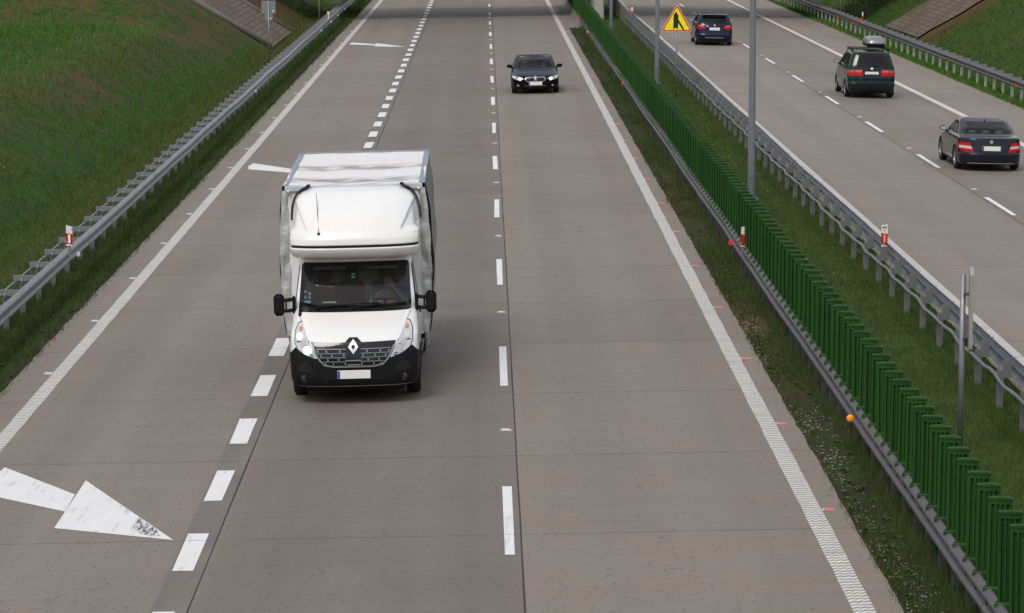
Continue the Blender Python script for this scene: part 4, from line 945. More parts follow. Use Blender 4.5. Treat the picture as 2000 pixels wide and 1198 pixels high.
# mirrors
for s in (-1, 1):
    mr = thing('mirror', None, None, (s*1.165, 1.10, 1.40)); mr.parent = truck
    MB().box((0, 0, 0), (.165, .10, .335), bev=.045).build('mirror_shell', M_TRIM, mr); MB().box((0, .048, 0), (.13, .01, .28), bev=.004).build('mirror_glass', M_CHROME, mr)
    for dz in (.075, -.09): MB().tube([(-s*.235, .06, dz), (-s*.13, .01, dz-.005), (-s*.05, 0, dz)], .030, 8).build('mirror_arm', M_TRIM, mr)
    MB().box((-s*.225, .06, -.01), (.05, .14, .27), bev=.02).build('mirror_base', M_TRIM, mr)
    MB().tube([(-s*.105, .02, .07), (-s*.105, .02, -.09)], .014, 6).build('mirror_arm', M_TRIM, mr)
# things stuck behind the screen
MB().box((-.03, 1.455, 1.80), (.055, .006, .032), rx=-.8).build('toll_tag', simple('green_tag', (.12, .42, .34), .6), truck); MB().box((-.03, 1.44, 1.755), (.055, .006, .032), rx=-.8).build('toll_tag', bpy.data.materials['green_tag'], truck)
MB().box((-.40, 1.22, 1.405), (.21, .06, .004), rx=.15).build('paper', M_WHITE, truck)
for x, z in ((-.765, 1.575), (-.70, 1.55), (-.765, 1.50), (-.70, 1.50)): patch(tbv, [(x-.025, z-.02), (x+.025, z-.02), (x, z+.025)], 'f', 'sticker', simple('grey_sticker', (.35, .36, .38), .6) if 'grey_sticker' not in bpy.data.materials else bpy.data.materials['grey_sticker'], truck, .0, .05, 0)
patch(tbv, [(-.78, 1.41), (-.68, 1.41), (-.68, 1.45), (-.78, 1.45)], 'f', 'sticker', simple('blue_sticker', (.16, .42, .55), .6), truck, .0, .05, 0)
# cab interior
MB().grid(lambda u, v: (lerp(-.86, .86, u), 1.02+.42*v, 1.33+.05*math.sin(math.pi*min(1, v*1.2))+.03*math.sin(6*u)*v-(.25*max(0, v-.8)/.2)), 14, 8).build('dashboard', M_CABIN, truck)
MB().box((0, 1.7, .72), (1.7, 1.3, .04)).build('cab_floor', M_DARK, truck)
MB().box((0, 2.33, 1.4), (1.66, .02, 1.25)).build('cab_rear_wall', simple('cab_lining', (.42, .44, .43), .8), truck)
M_SEATR = simple('maroon_seat_fabric', (.12, .022, .022), .9, var=.35, scale=10)
for x, w_ in ((.45, .46), (-.10, .40), (-.52, .40)):
    s_ = MB(); s_.box((x, 1.86, .90), (w_, .50, .16), bev=.05); s_.build('seat', M_SEATR, truck)
    s_ = MB(); s_.box((x, 2.14, 1.27), (w_, .14, .66), bev=.05, rx=-.12); s_.build('backrest', M_SEATR, truck); MB().box((x, 2.19, 1.70), (w_*.55, .10, .19), bev=.04).build('headrest', M_SEATR, truck)
sw = MB(); sw.tube([(.45+.19*math.cos(a), 1.50+.06*math.sin(a), 1.40+.17*math.sin(a)) for a in [math.tau*i/24 for i in range(24)]], .016, 6, closed=True); sw.tube([(.28, 1.50, 1.40), (.62, 1.50, 1.40)], .016, 6); sw.tube([(.45, 1.50, 1.40), (.45, 1.35, 1.28)], .03, 6); sw.build('steering_wheel', M_TRIM, truck)
for x in (-.40, .40): MB().box((x, 1.72, 1.90), (.50, .16, .02), rx=.5, bev=.006).build('sun_visor', simple('visor_grey', (.30, .32, .31), .8) if x < 0 else bpy.data.materials['visor_grey'], truck)
# sleeper pod and wind deflector
def pod(rows, name, sub=6):
    r = loft(rows, sub, 141, 14)
    for ring in r:
        for p in ring:
            z = p[2]; ax = abs(p[0]); f = sstep((z-2.45)/.08)*sstep((2.95-z)/.16)*sstep((ax-(.69+.50*(z-2.47)))/.09)*sstep((2.25-p[1])/.25)
            p[0] -= math.copysign(.055*f, p[0]); p[1] += .05*f
    return rings_to_bm(r)
lo = pod([(2.02, 1.64, 2.44, .80, .3, 3, .05, 4), (2.05, 1.42, 2.44, .90, .34, 3, .05, 4), (2.10, 1.27, 2.44, .965, .38, 3, .05, 4), (2.17, 1.185, 2.44, .995, .42, 3, .05, 4), (2.225, 1.155, 2.44, 1.005, .44, 3, .05, 4), (2.24, 1.165, 2.44, 1.0, .44, 3, .05, 4)], 'sleeper_pod')
body_obj(lo, 'sleeper_pod', M_VAN, truck)
sm_ = pod([(2.245, 1.19, 2.43, .975, .44, 3, .05, 4), (2.30, 1.19, 2.43, .975, .44, 3, .05, 4)], 'x', 2); body_obj(sm_, 'pod_seam', M_SHADOWGAP, truck)
up_rows = [(2.280, 1.175, 2.44, .995, .44, 3, .05, 4), (2.295, 1.16, 2.44, 1.005, .45, 3, .05, 4), (2.36, 1.17, 2.44, 1.005, .46, 2.9, .05, 4), (2.46, 1.225, 2.44, .998, .50, 2.8, .05, 4), (2.60, 1.35, 2.44, .985, .54, 2.7, .05, 4), (2.75, 1.52, 2.44, .965, .56, 2.6, .05, 4), (2.88, 1.74, 2.44, .93, .50, 2.6, .05, 4), (2.97, 1.95, 2.44, .875, .40, 2.6, .05, 4), (3.03, 2.14, 2.44, .80, .26, 2.6, .05, 4), (3.06, 2.30, 2.44, .73, .12, 2.6, .05, 4)]
ub = pod(up_rows, 'wind_deflector', 14); ubv = BVHTree.FromBMesh(ub); body_obj(ub, 'wind_deflector', M_VAN, truck)
for s in (-1, 1):
    mb = MB(); pts = [(.74, 3.085), (.82, 3.045), (.89, 2.985), (.94, 2.90), (.972, 2.80), (.99, 2.68), (.998, 2.55)]
    n = len(pts); vs = []
    for i, (x, z) in enumerate(pts):
        wd = lerp(.20, .05, i/(n-1)); vs += [(s*x, 2.44, z), (s*(x+.012), 2.44-wd, z+.004), (s*(x+.028), 2.44-wd, z+.012), (s*(x+.016), 2.44, z+.012)]
    mb.add(vs, [(i*4+a, i*4+b_, i*4+4+b_, i*4+4+a) for i in range(n-1) for a, b_ in ((0, 1), (1, 2), (2, 3), (3, 0))]); mb.build('deflector_flap', simple('black_rubber_flap', (.02, .022, .03), .35) if s < 0 else bpy.data.materials['black_rubber_flap'], truck)
    MB().box((s*.73, 2.36, 3.10), (.06, .12, .035), bev=.012).build('deflector_clamp', M_TRIM, truck)
def on_pod(x, z, off=0.): h, n, _, _ = ubv.ray_cast(Vector((x, -20, z)), Vector((0, 1, 0))); return h+n*off
a0 = on_pod(-.53, 2.46, .0); MB().tube([a0, a0+Vector((-.006, .10, .10)), a0+Vector((-.05, .60, .57))], [.010, .006, .004], 6).build('antenna', M_TRIM, truck); MB().lathe([(0, .02), (.022, .015), (.028, -.01)], tuple(a0), 'z', 10).build('antenna_foot', M_TRIM, truck)
# cargo body
cargo = thing('cargo_body', None, None, (-.028, 0, 0)); cargo.parent = truck
BW, Y0, Y1, ZB, ZF, ZR = 1.105, 2.47, 6.95, .72, 3.08, 3.19
MB().box((0, Y0+.015, 1.88), (2.08, .03, 2.36)).build('front_wall', M_VAN, cargo)
mb = MB(); mb.box((0, Y0-.01, ZF-.035), (2.16, .05, .09), bev=.01); mb.build('top_rail', simple('pale_blue_rail', (.52, .58, .64), .4), cargo)
for s in (-1, 1): MB().lathe([(0, -.03), (.028, -.03), (.034, 0)], (s*1.02, Y0-.03, ZF-.075), 'y', 12).build('marker_light', M_TAILC, cargo)
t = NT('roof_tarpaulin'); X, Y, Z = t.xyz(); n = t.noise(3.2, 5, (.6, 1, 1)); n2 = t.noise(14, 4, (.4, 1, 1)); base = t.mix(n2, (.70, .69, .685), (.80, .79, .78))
d = t.math('ADD', t.math('MULTIPLY', t.step(Y, 2.75, 3.0), t.step(Y, 3.75, 3.2)), t.math('MULTIPLY', t.step(Y, 4.45, 4.75), t.step(Y, 5.45, 4.85)))
sx = t.math('ABSOLUTE', t.math('SUBTRACT', t.math('FRACT', t.math('MULTIPLY_ADD', X, 2.0, .5)), .5)); base = t.mix(t.math('MULTIPLY', t.step(sx, .07, .03), .5), base, (.80, .80, .81))
base = t.mix(t.math('MULTIPLY', d, t.step(n, .34, .62, .1, .85)), base, (.17, .125, .095)); M_TARP = t.set(base, .55)
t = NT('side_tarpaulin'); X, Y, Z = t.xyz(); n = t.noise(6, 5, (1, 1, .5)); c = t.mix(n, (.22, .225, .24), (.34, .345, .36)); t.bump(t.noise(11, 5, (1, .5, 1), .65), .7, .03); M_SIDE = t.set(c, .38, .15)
t = NT('silver_tarpaulin'); n = t.noise(9, 5); c = t.mix(n, (.46, .46, .455), (.62, .62, .61)); t.bump(t.noise(10, 4, (1, 1, 1.6), .5), .6, .02); M_SILV = t.set(c, .33, .35)
def roof(u, v):
    x = lerp(-BW, BW, u); y = lerp(Y0, Y1, v); z = lerp(ZF, ZR, v); bow = abs(math.sin(math.pi*v*3))**.7; sag = .028*bow*(1-abs(2*u-1)**3); z -= sag; z += .006*math.sin(4*math.pi*u+5*v)*bow+.003*math.sin(23*u+9*v)
    return (x, y, z+.012)
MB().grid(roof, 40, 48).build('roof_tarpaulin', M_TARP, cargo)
M_EDGE = simple('blue_grey_webbing', (.24, .27, .33), .5, var=.2)
for s in (-1, 1): MB().grid(lambda u, v: (s*(BW+.012-.09*u), lerp(Y0, Y1, v), lerp(ZF, ZR, v)+.022-.012*(1-u)), 2, 30).build('roof_edge_strip', M_EDGE, cargo)
MB().box((0, Y1-.02, ZR+.018), (2.2, .06, .03)).build('roof_edge_strip', M_EDGE, cargo)
for s in (-1, 1):
    def side(u, v):
        y = lerp(Y0+.02, Y1, u); zt_ = lerp(ZF, ZR, u)
        z = lerp(ZB, zt_, v); bulge = .075*math.sin(math.pi*v)**.8*(.9+.2*math.sin(9*u+s))+.010*math.sin(38*u+3*v)*math.sin(math.pi*v)+.01*math.sin(17*v+7*u)
        return (s*(BW+.01+bulge), y, z)
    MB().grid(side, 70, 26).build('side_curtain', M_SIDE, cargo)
    def wrap(u, v):
        z = lerp(ZB, ZF-.06, v); bulge = .07*math.sin(math.pi*v)**.8
        if u < .6: x = lerp(1.035, BW+.005+bulge, u/.6); y = Y0-.012-.012*math.sin(20*v+6*u)-.006*math.sin(47*v)
        else: x = BW+.014+bulge; y = lerp(Y0-.012, Y0+.20, (u-.6)/.4)
        return (s*x+.004*math.sin(31*v), y, z)
    MB().grid(wrap, 10, 60).build('corner_tarpaulin', M_SILV, cargo)
    for k, z in enumerate((2.62, 2.44, 2.28, 2.10, 1.9, 1.55, 1.2)):
        MB().lathe([(0, .035), (.028, .03), (.034, 0)], (s*(BW+.075*math.sin(math.pi*(z-ZB)/(ZF-ZB))**.8), Y0+.10+.03*(k % 2), z), 'x', 10).build('tarpaulin_buckle', M_TRIM, cargo)
    pts = [side(.02, v/12) for v in range(13)]; MB().tube([(p[0]+s*.012, p[1], p[2]) for p in pts], .010, 6).build('tension_cord', M_TRIM, cargo)
    MB().box((s*1.08, 4.7, .66), (.05, 4.4, .12), bev=.01).build('side_rail', simple('alu_rail', (.42, .43, .44), .4, .5) if s < 0 else bpy.data.materials['alu_rail'], cargo)
    MB().box((s*1.10, 3.0, .50), (.03, .35, .08)).build('side_marker', M_TAILC, cargo)
    MB().box((s*.98, 3.9, .38), (.03, 1.7, .10)).build('underrun_bar', bpy.data.materials['alu_rail'] if 'alu_rail' in bpy.data.materials else M_STEEL, cargo)
MB().box((0, Y1, 1.95), (2.2, .03, 2.44)).build('rear_curtain', M_SIDE, cargo)
MB().box((0, 4.72, .66), (2.1, 4.4, .08)).build('load_floor', M_DARK, cargo)
MB().box((0, 4.4, .48), (.9, 4.2, .2)).build('chassis', M_DARK, truck); MB().box((0, 1.28, .30), (1.52, 1.7, .30), bev=.04).build('engine_shade_tray', M_DARK, truck)  # black tray set low to deepen the shade under the bumper
for s in (-1, 1):
    wheel(truck, s*.865, 1.15, .335, .215, rim=simple('steel_rim', (.30, .30, .31), .45, .5) if s < 0 else bpy.data.materials['steel_rim'], spokes=9); wheel(truck, s*.865, 5.15, .335, .215, rim=bpy.data.materials['steel_rim'], spokes=9)
    MB().lathe([(.42, -.14), (.42, .14)], (s*.84, 1.15, .335), 'x', 24, arc=(0, math.pi)).build('wheel_well', M_DARK, truck)
Mt = Matrix.Translation(TRUCK_AT) @ Matrix.Rotation(TRUCK_ROLL, 4, 'Y')
M_SHIRT = simple('pale_grey_shirt', (.45, .45, .44), .9, var=.1); M_HAIRB = simple('brown_hair', (.09, .05, .03), .7)
M_SHIRTD = simple('dark_shirt', (.03, .035, .05), .9)
seated_person('truck driver in a pale shirt behind the windscreen, one hand raised to the chin', Mt @ Vector((.46, 1.98, .98)), M_SHIRT, M_HAIRB, ((-.27, -.10, .24), (-.16, -.36, .36), (.30, -.12, .26), (.13, -.22, .53)))

# ------------------------------------------------------------------ passenger cars
def make_car(name, label, S, P, at, facing_viewer):
    """S = spec: rows, wheels (y), r, windows; front of the car at local -y, root at its centre on the road"""
    L = max(r[2] for r in S['rows']); hl = L/2; sh = lambda q: [(y-hl, z) for y, z in q]
    roll = -.018 if at[0] < 6 else .018
    root = thing(name, label, 'car', (at[0], at[1], g(at[0])), (0, roll if facing_viewer else -roll, 0 if facing_viewer else math.pi))
    rows = [(z, yf-hl, yr-hl, w, cf, nf, cr, nr) for z, yf, yr, w, cf, nf, cr, nr in S['rows']]
    rg = loft(rows, S.get('sub', 5), 45, 70, S.get('tf', .04), S.get('tr', .03))
    bv = BVHTree.FromBMesh(rings_to_bm(rg)); b = rings_to_bm(rg)
    wr, Ra = S['r'], S['r']+.055; W = [(y-hl, S['r']) for y in S['wheels']]; arches(b, W, Ra)
    fw, rw, sw = S['front_win'], S['rear_win'], [sh(q) for q in S['side_wins']]
    cut(b, shrink(fw, .03), 'f'); cut(b, shrink(rw, .03), 'b')
    for q in sw:
        for s in 'lr': cut(b, shrink(q, .02), s)
    body = body_obj(b, 'body', P, root)
    gl = S.get('glass', M_GLASSD)
    def win(poly, ax, nm, k=.05):
        nonlocal gl
        inner = shrink(poly, k); patch(bv, poly, ax, nm+'_border', M_FRIT, root, .004, .12, .008, hole=inner); return patch(bv, shrink(poly, k*.8), ax, nm, gl, root, .002, .09, 0)
    gl, gk = S.get('glass_front', gl), gl; win(fw, 'f', 'windscreen'); gl = gk; win(rw, 'b', 'rear_window', S.get('rear_border', .06))
    for q in sw:
        for s in 'lr': win(q, s, 'side_window', .022)
    # shut lines
    for q in S.get('gaps_side', []):
        for s in 'lr': patch(bv, sh(q), s, 'door_gap', M_SHADOWGAP, root, .0015, .2, .002)
    for s, ax in ((1, 'r'), (-1, 'l')):
        for (yw, zw) in W:
            arch_ring('wheel_arch', M_TRIM if S.get('trim_arch') else P, root, bv, yw, zw, Ra+.004, s, .012)
            MB().lathe([(Ra, -.12), (Ra, .12)], (s*(S['track']-.02), yw, zw), 'x', 20, arc=(0, math.pi)).build('wheel_well', M_DARK, root)
            wheel(root, s*S['track'], yw, wr, S.get('ww', .20), spokes=S.get('spokes', 5))
        patch(bv, sh([(S['wheels'][0]+Ra+.05, .19), (S['wheels'][1]-Ra-.05, .19), (S['wheels'][1]-Ra-.05, .25), (S['wheels'][0]+Ra+.05, .25)]), ax, 'sill_trim', M_TRIM, root, .006, .2, .01)
        for yh in S.get('handles', ()):
            patch(bv, sh([(yh, S['belt']-.10), (yh+.17, S['belt']-.10), (yh+.17, S['belt']-.07), (yh, S['belt']-.07)]), ax, 'door_handle', P, root, .022, .06, .02)
        my, mz = S['mirror']; mr = thing('mirror', None, None, (s*(S['mw']), my-hl, mz)); mr.parent = root
        MB().box((0, 0, 0), (.20, .11, .125), bev=.04).build('mirror_shell', P if not S.get('black_mirror') else M_TRIM, mr); MB().box((0, .052, 0), (.16, .01, .09), bev=.004).build('mirror_glass', M_CHROME, mr); MB().tube([(-s*.06, .01, -.05), (-s*.17, .03, -.07)], .022, 6).build('mirror_arm', M_TRIM, mr)
    # inside
    fl = S['belt']
    MB().box((0, 0, .245), (1.30, L*.84, .15), bev=.03).build('underbody_shade_box', M_DARK, root)  # underbody box added to darken the road beneath the car
    sm = S.get('seat', M_SEAT)
    for x in (-.34, .34):
        MB().box((x, S['seat_y']-hl, fl-.14), (.40, .13, .50), bev=.05, rx=-.2).build('front_backrest', M_SEAT, root); MB().box((x, S['seat_y']-hl+.07, fl+.19), (.20, .09, .15), bev=.035).build('headrest', M_SEAT, root)
    MB().box((0, S['rear_seat_y']-hl, fl-.22), (1.25, .15, .42), bev=.05, rx=-.2).build('rear_backrest', sm, root)
    for x in (-.36, 0, .36): MB().box((x, S['rear_seat_y']-hl+.06, fl+.05), (.20, .09, .13), bev=.035).build('headrest', sm, root)
    MB().box((0, S['dash_y']-hl, fl-.10), (1.30, .35, .14), bev=.04).build('dashboard', M_CABIN, root)
    MB().box((0, S['dash_y']-hl+.42, S['visor_z']), (.20, .03, .06), bev=.01).build('rear_view_mirror', M_CABIN, root)
    if S.get('shelf'): MB().box((0, S['shelf']-hl, fl-.03), (1.25, .45, .03)).build('parcel_shelf', M_CABIN, root)
    fz = S['fin']; fh = bv.ray_cast(Vector((0, fz-hl, 9)), Vector((0, 0, -1)))[0]
    if fh: MB().add([(0, fh.y-.09, fh.z-.01), (.022, fh.y+.07, fh.z-.01), (-.022, fh.y+.07, fh.z-.01), (0, fh.y+.075, fh.z+.065)], [(0, 2, 1), (0, 1, 3), (1, 2, 3), (2, 0, 3)]).build('roof_antenna', P, root)
    return root, bv, hl
def both(bv, poly, ax, nm, m, par, off, step=.05, thick=.01):
    return [patch(bv, poly if s > 0 else mirror(poly), ax, nm, m, par, off, step, thick) for s in (1, -1)]
def disc_poly(x, z, r, n=14): return [(x+r*math.cos(math.tau*i/n), z+r*math.sin(math.tau*i/n)) for i in range(n)]

# --- black saloon coming towards the viewer
P_BLACK = paint('black_car_paint', (.002, .0025, .005), .1, .16, .02, .22)
SED = dict(rows=[(.17, .28, 4.2, .76, .30, 2.6, .3, 2.6), (.20, .10, 4.3, .83, .40, 2.7, .4, 2.8), (.34, .01, 4.38, .865, .45, 2.8, .42, 2.8), (.50, 0, 4.40, .874, .50, 2.8, .45, 2.8), (.59, .04, 4.39, .874, .52, 2.7, .45, 2.8), (.655, .13, 4.38, .868, .54, 2.7, .45, 2.8),
        (.72, .40, 4.37, .86, .55, 2.7, .45, 2.8), (.79, .82, 4.34, .85, .50, 2.8, .44, 2.8), (.855, 1.20, 4.26, .835, .42, 2.9, .42, 2.9), (.88, 1.29, 4.12, .822, .36, 3, .38, 3), (.92, 1.37, 3.75, .80, .32, 3, .32, 3), (1.08, 1.66, 3.45, .735, .28, 3, .28, 3), (1.24, 2.0, 3.08, .66, .25, 3, .25, 3), (1.305, 2.2, 2.86, .60, .22, 3, .22, 3), (1.335, 2.38, 2.72, .48, .16, 3, .16, 3), (1.345, 2.5, 2.62, .2, .05, 3, .05, 3)],
    wheels=(.82, 3.45), r=.312, track=.765, front_win=rounded([(-.70, .90), (.70, .90), (.575, 1.255), (-.575, 1.255)], .06), rear_win=rounded([(-.66, .94), (.66, .94), (.53, 1.24), (-.53, 1.24)], .06),
    side_wins=[rounded([(1.72, .93), (2.42, .92), (2.42, 1.24), (2.15, 1.22)], .04), rounded([(2.48, .92), (3.25, .93), (3.10, 1.13), (2.85, 1.24), (2.48, 1.24)], .04)], gaps_side=[[(1.35, .28), (1.358, .28), (1.40, .86), (1.392, .86)], [(2.445, .26), (2.453, .26), (2.453, .90), (2.445, .90)], [(3.25, .66), (3.258, .66), (3.36, .88), (3.352, .88)]],
    handles=(2.22, 3.08), belt=.90, mirror=(1.62, .94), mw=.93, seat_y=2.25, rear_seat_y=3.25, dash_y=1.55, visor_z=1.18, fin=2.95, glass=glassmat('windscreen_glass', (.42, .47, .47)))
car, bv, hl = make_car('saloon_car', 'black saloon car with lit headlamps driving towards the viewer in the middle lane', SED, P_BLACK, (1.86, 112.0+2.2), True)
fr = patch(bv, rounded([(-.36, .20), (.36, .20), (.44, .30), (.40, .36), (-.40, .36), (-.44, .30)], .03), 'f', 'lower_grille', M_FRIT, car, .006, .06, .01)
for s in (-1, 1):
    Q = rounded([(.025, .595), (.30, .60), (.365, .565), (.34, .50), (.28, .465), (.06, .465), (.03, .49)], .03)
    Q = Q if s > 0 else mirror(Q); k = patch(bv, Q, 'f', 'grille', M_FRIT, car, .010, .05, .012); patch(bv, [(x+(x-s*.19)*.09, z+(z-.53)*.19) for x, z in Q], 'f', 'grille_frame', M_CHROME, k, .016, .04, .012, hole=Q)
    Q = [(.44, .575), (.52, .50), (.62, .505), (.80, .565), (.86, .645), (.80, .66), (.62, .625)]; Q = Q if s > 0 else mirror(Q); hd = patch(bv, rounded(Q, .03), 'f', 'headlight', M_LENSD, car, .008, .04, .012)
    patch(bv, disc_poly(s*.56, .555, .045), 'f', 'main_beam', M_LIT, hd, .016, .03, .004); patch(bv, disc_poly(s*.70, .585, .048), 'f', 'lamp_bowl', M_TAILC, hd, .015, .03, .004); patch(bv, disc_poly(s*.545, .507, .022), 'f', 'indicator', M_LITA, hd, .018, .03, .003); patch(bv, disc_poly(s*.665, .60, .02), 'f', 'lamp_detail', M_FRIT, hd, .018, .03, .003)
    patch(bv, disc_poly(s*.63, .315, .038), 'f', 'fog_lamp', M_TAILC, car, .012, .03, .008)
    Q = [(.05, .66), (.53, .69), (.60, .72), (.60, .728), (.52, .70), (.05, .668)]
patch(bv, disc_poly(0, .625, .032), 'f', 'badge', M_CHROME, car, .008, .03, .006); patch(bv, disc_poly(0, .625, .018), 'f', 'badge', simple('badge_blue', (.1, .25, .5), .3), car, .011, .03, .003)
plate(car, 0, -hl-.022, .385, .50, .125, -1)
patch(bv, [(-.38, .315), (-.28, .285), (.28, .285), (.38, .315), (.38, .322), (.28, .294), (-.28, .294), (-.38, .322)], 'f', 'chrome_trim', M_SATIN, car, .010, .06, .005)
both(bv, [(.50, .66), (.88, .78), (.80, .80), (.50, .70)], 'b', 'tail_light', M_TAIL, car, .006)
Mc = Matrix.Translation((1.86, 114.2, g(1.86)))
M_HAIRD = simple('dark_hair', (.02, .016, .014), .7)
seated_person('driver of the black saloon, in dark clothes with a hand on the wheel', Mc @ Vector((.36, 2.10-hl, .40)), M_SHIRTD, M_HAIRD, ((-.27, -.12, .26), (-.12, -.36, .40), (.28, -.14, .28), (.13, -.36, .42)))
seated_person('front passenger of the black saloon in a dark top', Mc @ Vector((-.36, 2.10-hl, .38)), M_SHIRTD, M_HAIRB, ((-.26, -.06, .22), (-.10, -.28, .16), (.26, -.06, .22), (.10, -.28, .16)))
for x in (-.33, .33): MB().box((x, 2.05-hl, 1.225), (.42, .14, .015), rx=.7).build('sun_visor', bpy.data.materials['visor_grey'], car)

# --- grey saloon seen from behind
P_GREY = paint('dark_grey_car_paint', (.009, .012, .023), .3, .2, .03)
SEB = dict(SED, rows=[(.17, .2, 4.16, .76, .30, 2.6, .35, 2.6), (.20, .1, 4.24, .83, .42, 2.8, .46, 2.6), (.30, .02, 4.31, .862, .45, 2.8, .50, 2.6), (.46, 0, 4.32, .868, .5, 2.8, .52, 2.6), (.50, .02, 4.285, .867, .5, 2.8, .52, 2.6), (.60, .06, 4.27, .865, .5, 2.8, .52, 2.6), (.70, .30, 4.245, .86, .55, 2.8, .52, 2.6),
        (.80, .75, 4.225, .85, .5, 2.8, .5, 2.6), (.875, 1.1, 4.195, .838, .45, 2.8, .46, 2.7), (.905, 1.22, 4.12, .82, .4, 2.9, .42, 2.8), (.945, 1.32, 3.72, .79, .36, 3, .34, 3), (1.10, 1.62, 3.40, .725, .3, 3, .30, 3), (1.25, 2.0, 3.02, .655, .25, 3, .26, 3), (1.31, 2.2, 2.80, .60, .22, 3, .22, 3), (1.345, 2.38, 2.64, .48, .16, 3, .16, 3), (1.355, 2.48, 2.55, .2, .05, 3, .05, 3)],
    wheels=(.80, 3.42), rear_win=rounded([(-.655, .965), (.655, .965), (.555, 1.262), (-.555, 1.262)], .07), side_wins=[rounded([(1.68, .95), (2.38, .945), (2.38, 1.27), (2.10, 1.24)], .04), rounded([(2.44, .945), (2.98, .95), (2.92, 1.22), (2.72, 1.27), (2.44, 1.27)], .04), rounded([(3.01, .95), (3.22, .965), (2.97, 1.18)], .02)],
    mw=.92, mirror=(1.62, .97), seat=M_SEATL, belt=.93, rear_seat_y=3.12, fin=2.9, shelf=3.5, black_mirror=True, spokes=7, glass_front=M_GLASS, glass=glassmat('saloon_glass', (.55, .60, .60)), rear_border=.05)
car, bv, hl = make_car('saloon_car', 'dark grey saloon car driving away, nearest the right edge of the picture', SEB, P_GREY, (13.66, 82.2+2.16), False)
for s in (-1, 1):
    Q = [(.575, .765), (.83, .765), (.845, .68), (.80, .565), (.64, .515), (.455, .525)]; Q = Q if s > 0 else mirror(Q); tl = patch(bv, rounded(Q, .025), 'b', 'tail_light', M_TAIL, car, .008, .05, .012)
    Q = [(.535, .675), (.81, .690), (.825, .625), (.50, .605)]; patch(bv, Q if s > 0 else mirror(Q), 'b', 'clear_band', M_TAILC, tl, .014, .05, .005)
    Q = [(.445, .50), (.452, .50), (.58, .79), (.573, .79)]; patch(bv, Q if s > 0 else mirror(Q), 'b', 'boot_gap', M_SHADOWGAP, car, .002, .08, .002)
patch(bv, [(-.37, .735), (.37, .735), (.285, .535), (-.285, .535)], 'b', 'plate_recess', M_FRIT, car, .004, .06, .006)
p = plate(car, 0, hl-.022, .625, .49, .122, 1)
patch(bv, [(-.60, .505), (.60, .505), (.60, .498), (-.60, .498)], 'b', 'boot_gap', M_SHADOWGAP, car, .002, .08, .002)
patch(bv, [(-.62, .235), (.62, .235), (.62, .219), (-.62, .219)], 'b', 'chrome_trim', M_CHROME, car, .008, .08, .006); patch(bv, [(-.55, .215), (.55, .215), (.48, .175), (-.48, .175)], 'b', 'lower_valance', M_TRIM, car, .006, .08, .01)
patch(bv, disc_poly(0, .80, .042), 'b', 'badge', M_CHROME, car, .008, .03, .006, hole=disc_poly(0, .80, .034))
for a in (math.pi/2, math.pi/2+math.tau/3, math.pi/2+2*math.tau/3): patch(bv, [(.007*math.cos(a+1.57), .80+.007*math.sin(a+1.57)), (.04*math.cos(a), .80+.04*math.sin(a)), (.007*math.cos(a-1.57), .80+.007*math.sin(a-1.57))], 'b', 'badge_spoke', M_CHROME, car, .008, .03, .005)
patch(bv, [(-.02, 1.255), (.02, 1.255), (.02, 1.262), (-.02, 1.262)], 'b', 'brake_light', M_TAIL, car, .01, .03, .004)
both(bv, [(.40, .55), (.80, .60), (.76, .65), (.44, .62)], 'f', 'headlight', M_LENS, car, .006); patch(bv, [(-.3, .45), (.3, .45), (.35, .6), (-.35, .6)], 'f', 'grille', M_FRIT, car, .006)

# --- blue compact car
P_BLUE = paint('dark_blue_car_paint', (.005, .010, .036), .3, .2, .03)
HAT = dict(rows=[(.18, .25, 4.05, .78, .3, 2.6, .3, 2.7), (.24, .08, 4.13, .84, .42, 2.7, .36, 2.9), (.38, 0, 4.19, .868, .48, 2.7, .38, 2.9), (.50, 0, 4.20, .872, .5, 2.7, .38, 2.9), (.56, 0, 4.17, .872, .5, 2.7, .38, 2.9), (.70, .05, 4.15, .872, .5, 2.7, .38, 2.9), (.80, .2, 4.135, .87, .5, 2.7, .38, 2.9), (.90, .5, 4.115, .862, .5, 2.7, .36, 2.9), (.98, .92, 4.08, .85, .45, 2.8, .34, 3),
        (1.03, 1.05, 4.05, .835, .4, 2.9, .32, 3), (1.2, 1.4, 3.93, .775, .32, 3, .3, 3), (1.36, 1.8, 3.78, .705, .28, 3, .26, 3), (1.43, 2.1, 3.74, .65, .24, 3, .22, 3), (1.465, 2.4, 3.55, .54, .2, 3, .2, 3), (1.48, 2.6, 3.3, .3, .1, 3, .1, 3)],
    wheels=(.80, 3.42), r=.318, track=.765, front_win=rounded([(-.72, 1.06), (.72, 1.06), (.60, 1.39), (-.60, 1.39)], .06), rear_win=rounded([(-.64, 1.04), (.64, 1.04), (.56, 1.36), (-.56, 1.36)], .07),
    side_wins=[rounded([(1.65, 1.06), (2.35, 1.06), (2.35, 1.37), (2.05, 1.35)], .04), rounded([(2.41, 1.06), (3.10, 1.06), (3.05, 1.36), (2.41, 1.37)], .04), rounded([(3.16, 1.07), (3.60, 1.10), (3.42, 1.33), (3.12, 1.36)], .04)], gaps_side=[[(1.40, .3), (1.408, .3), (1.45, 1.0), (1.442, 1.0)], [(2.375, .28), (2.383, .28), (2.383, 1.04), (2.375, 1.04)]],
    handles=(2.15, 3.0), belt=1.04, mirror=(1.55, 1.07), mw=.95, seat_y=2.2, rear_seat_y=3.2, dash_y=1.5, visor_z=1.33, fin=3.45, glass_front=M_GLASS, glass=glassmat('hatch_glass', (.40, .44, .46)))
car, bv, hl = make_car('compact_car', 'dark blue compact car driving away beyond the yellow sign', HAT, P_BLUE, (10.86, 145+2.1), False)
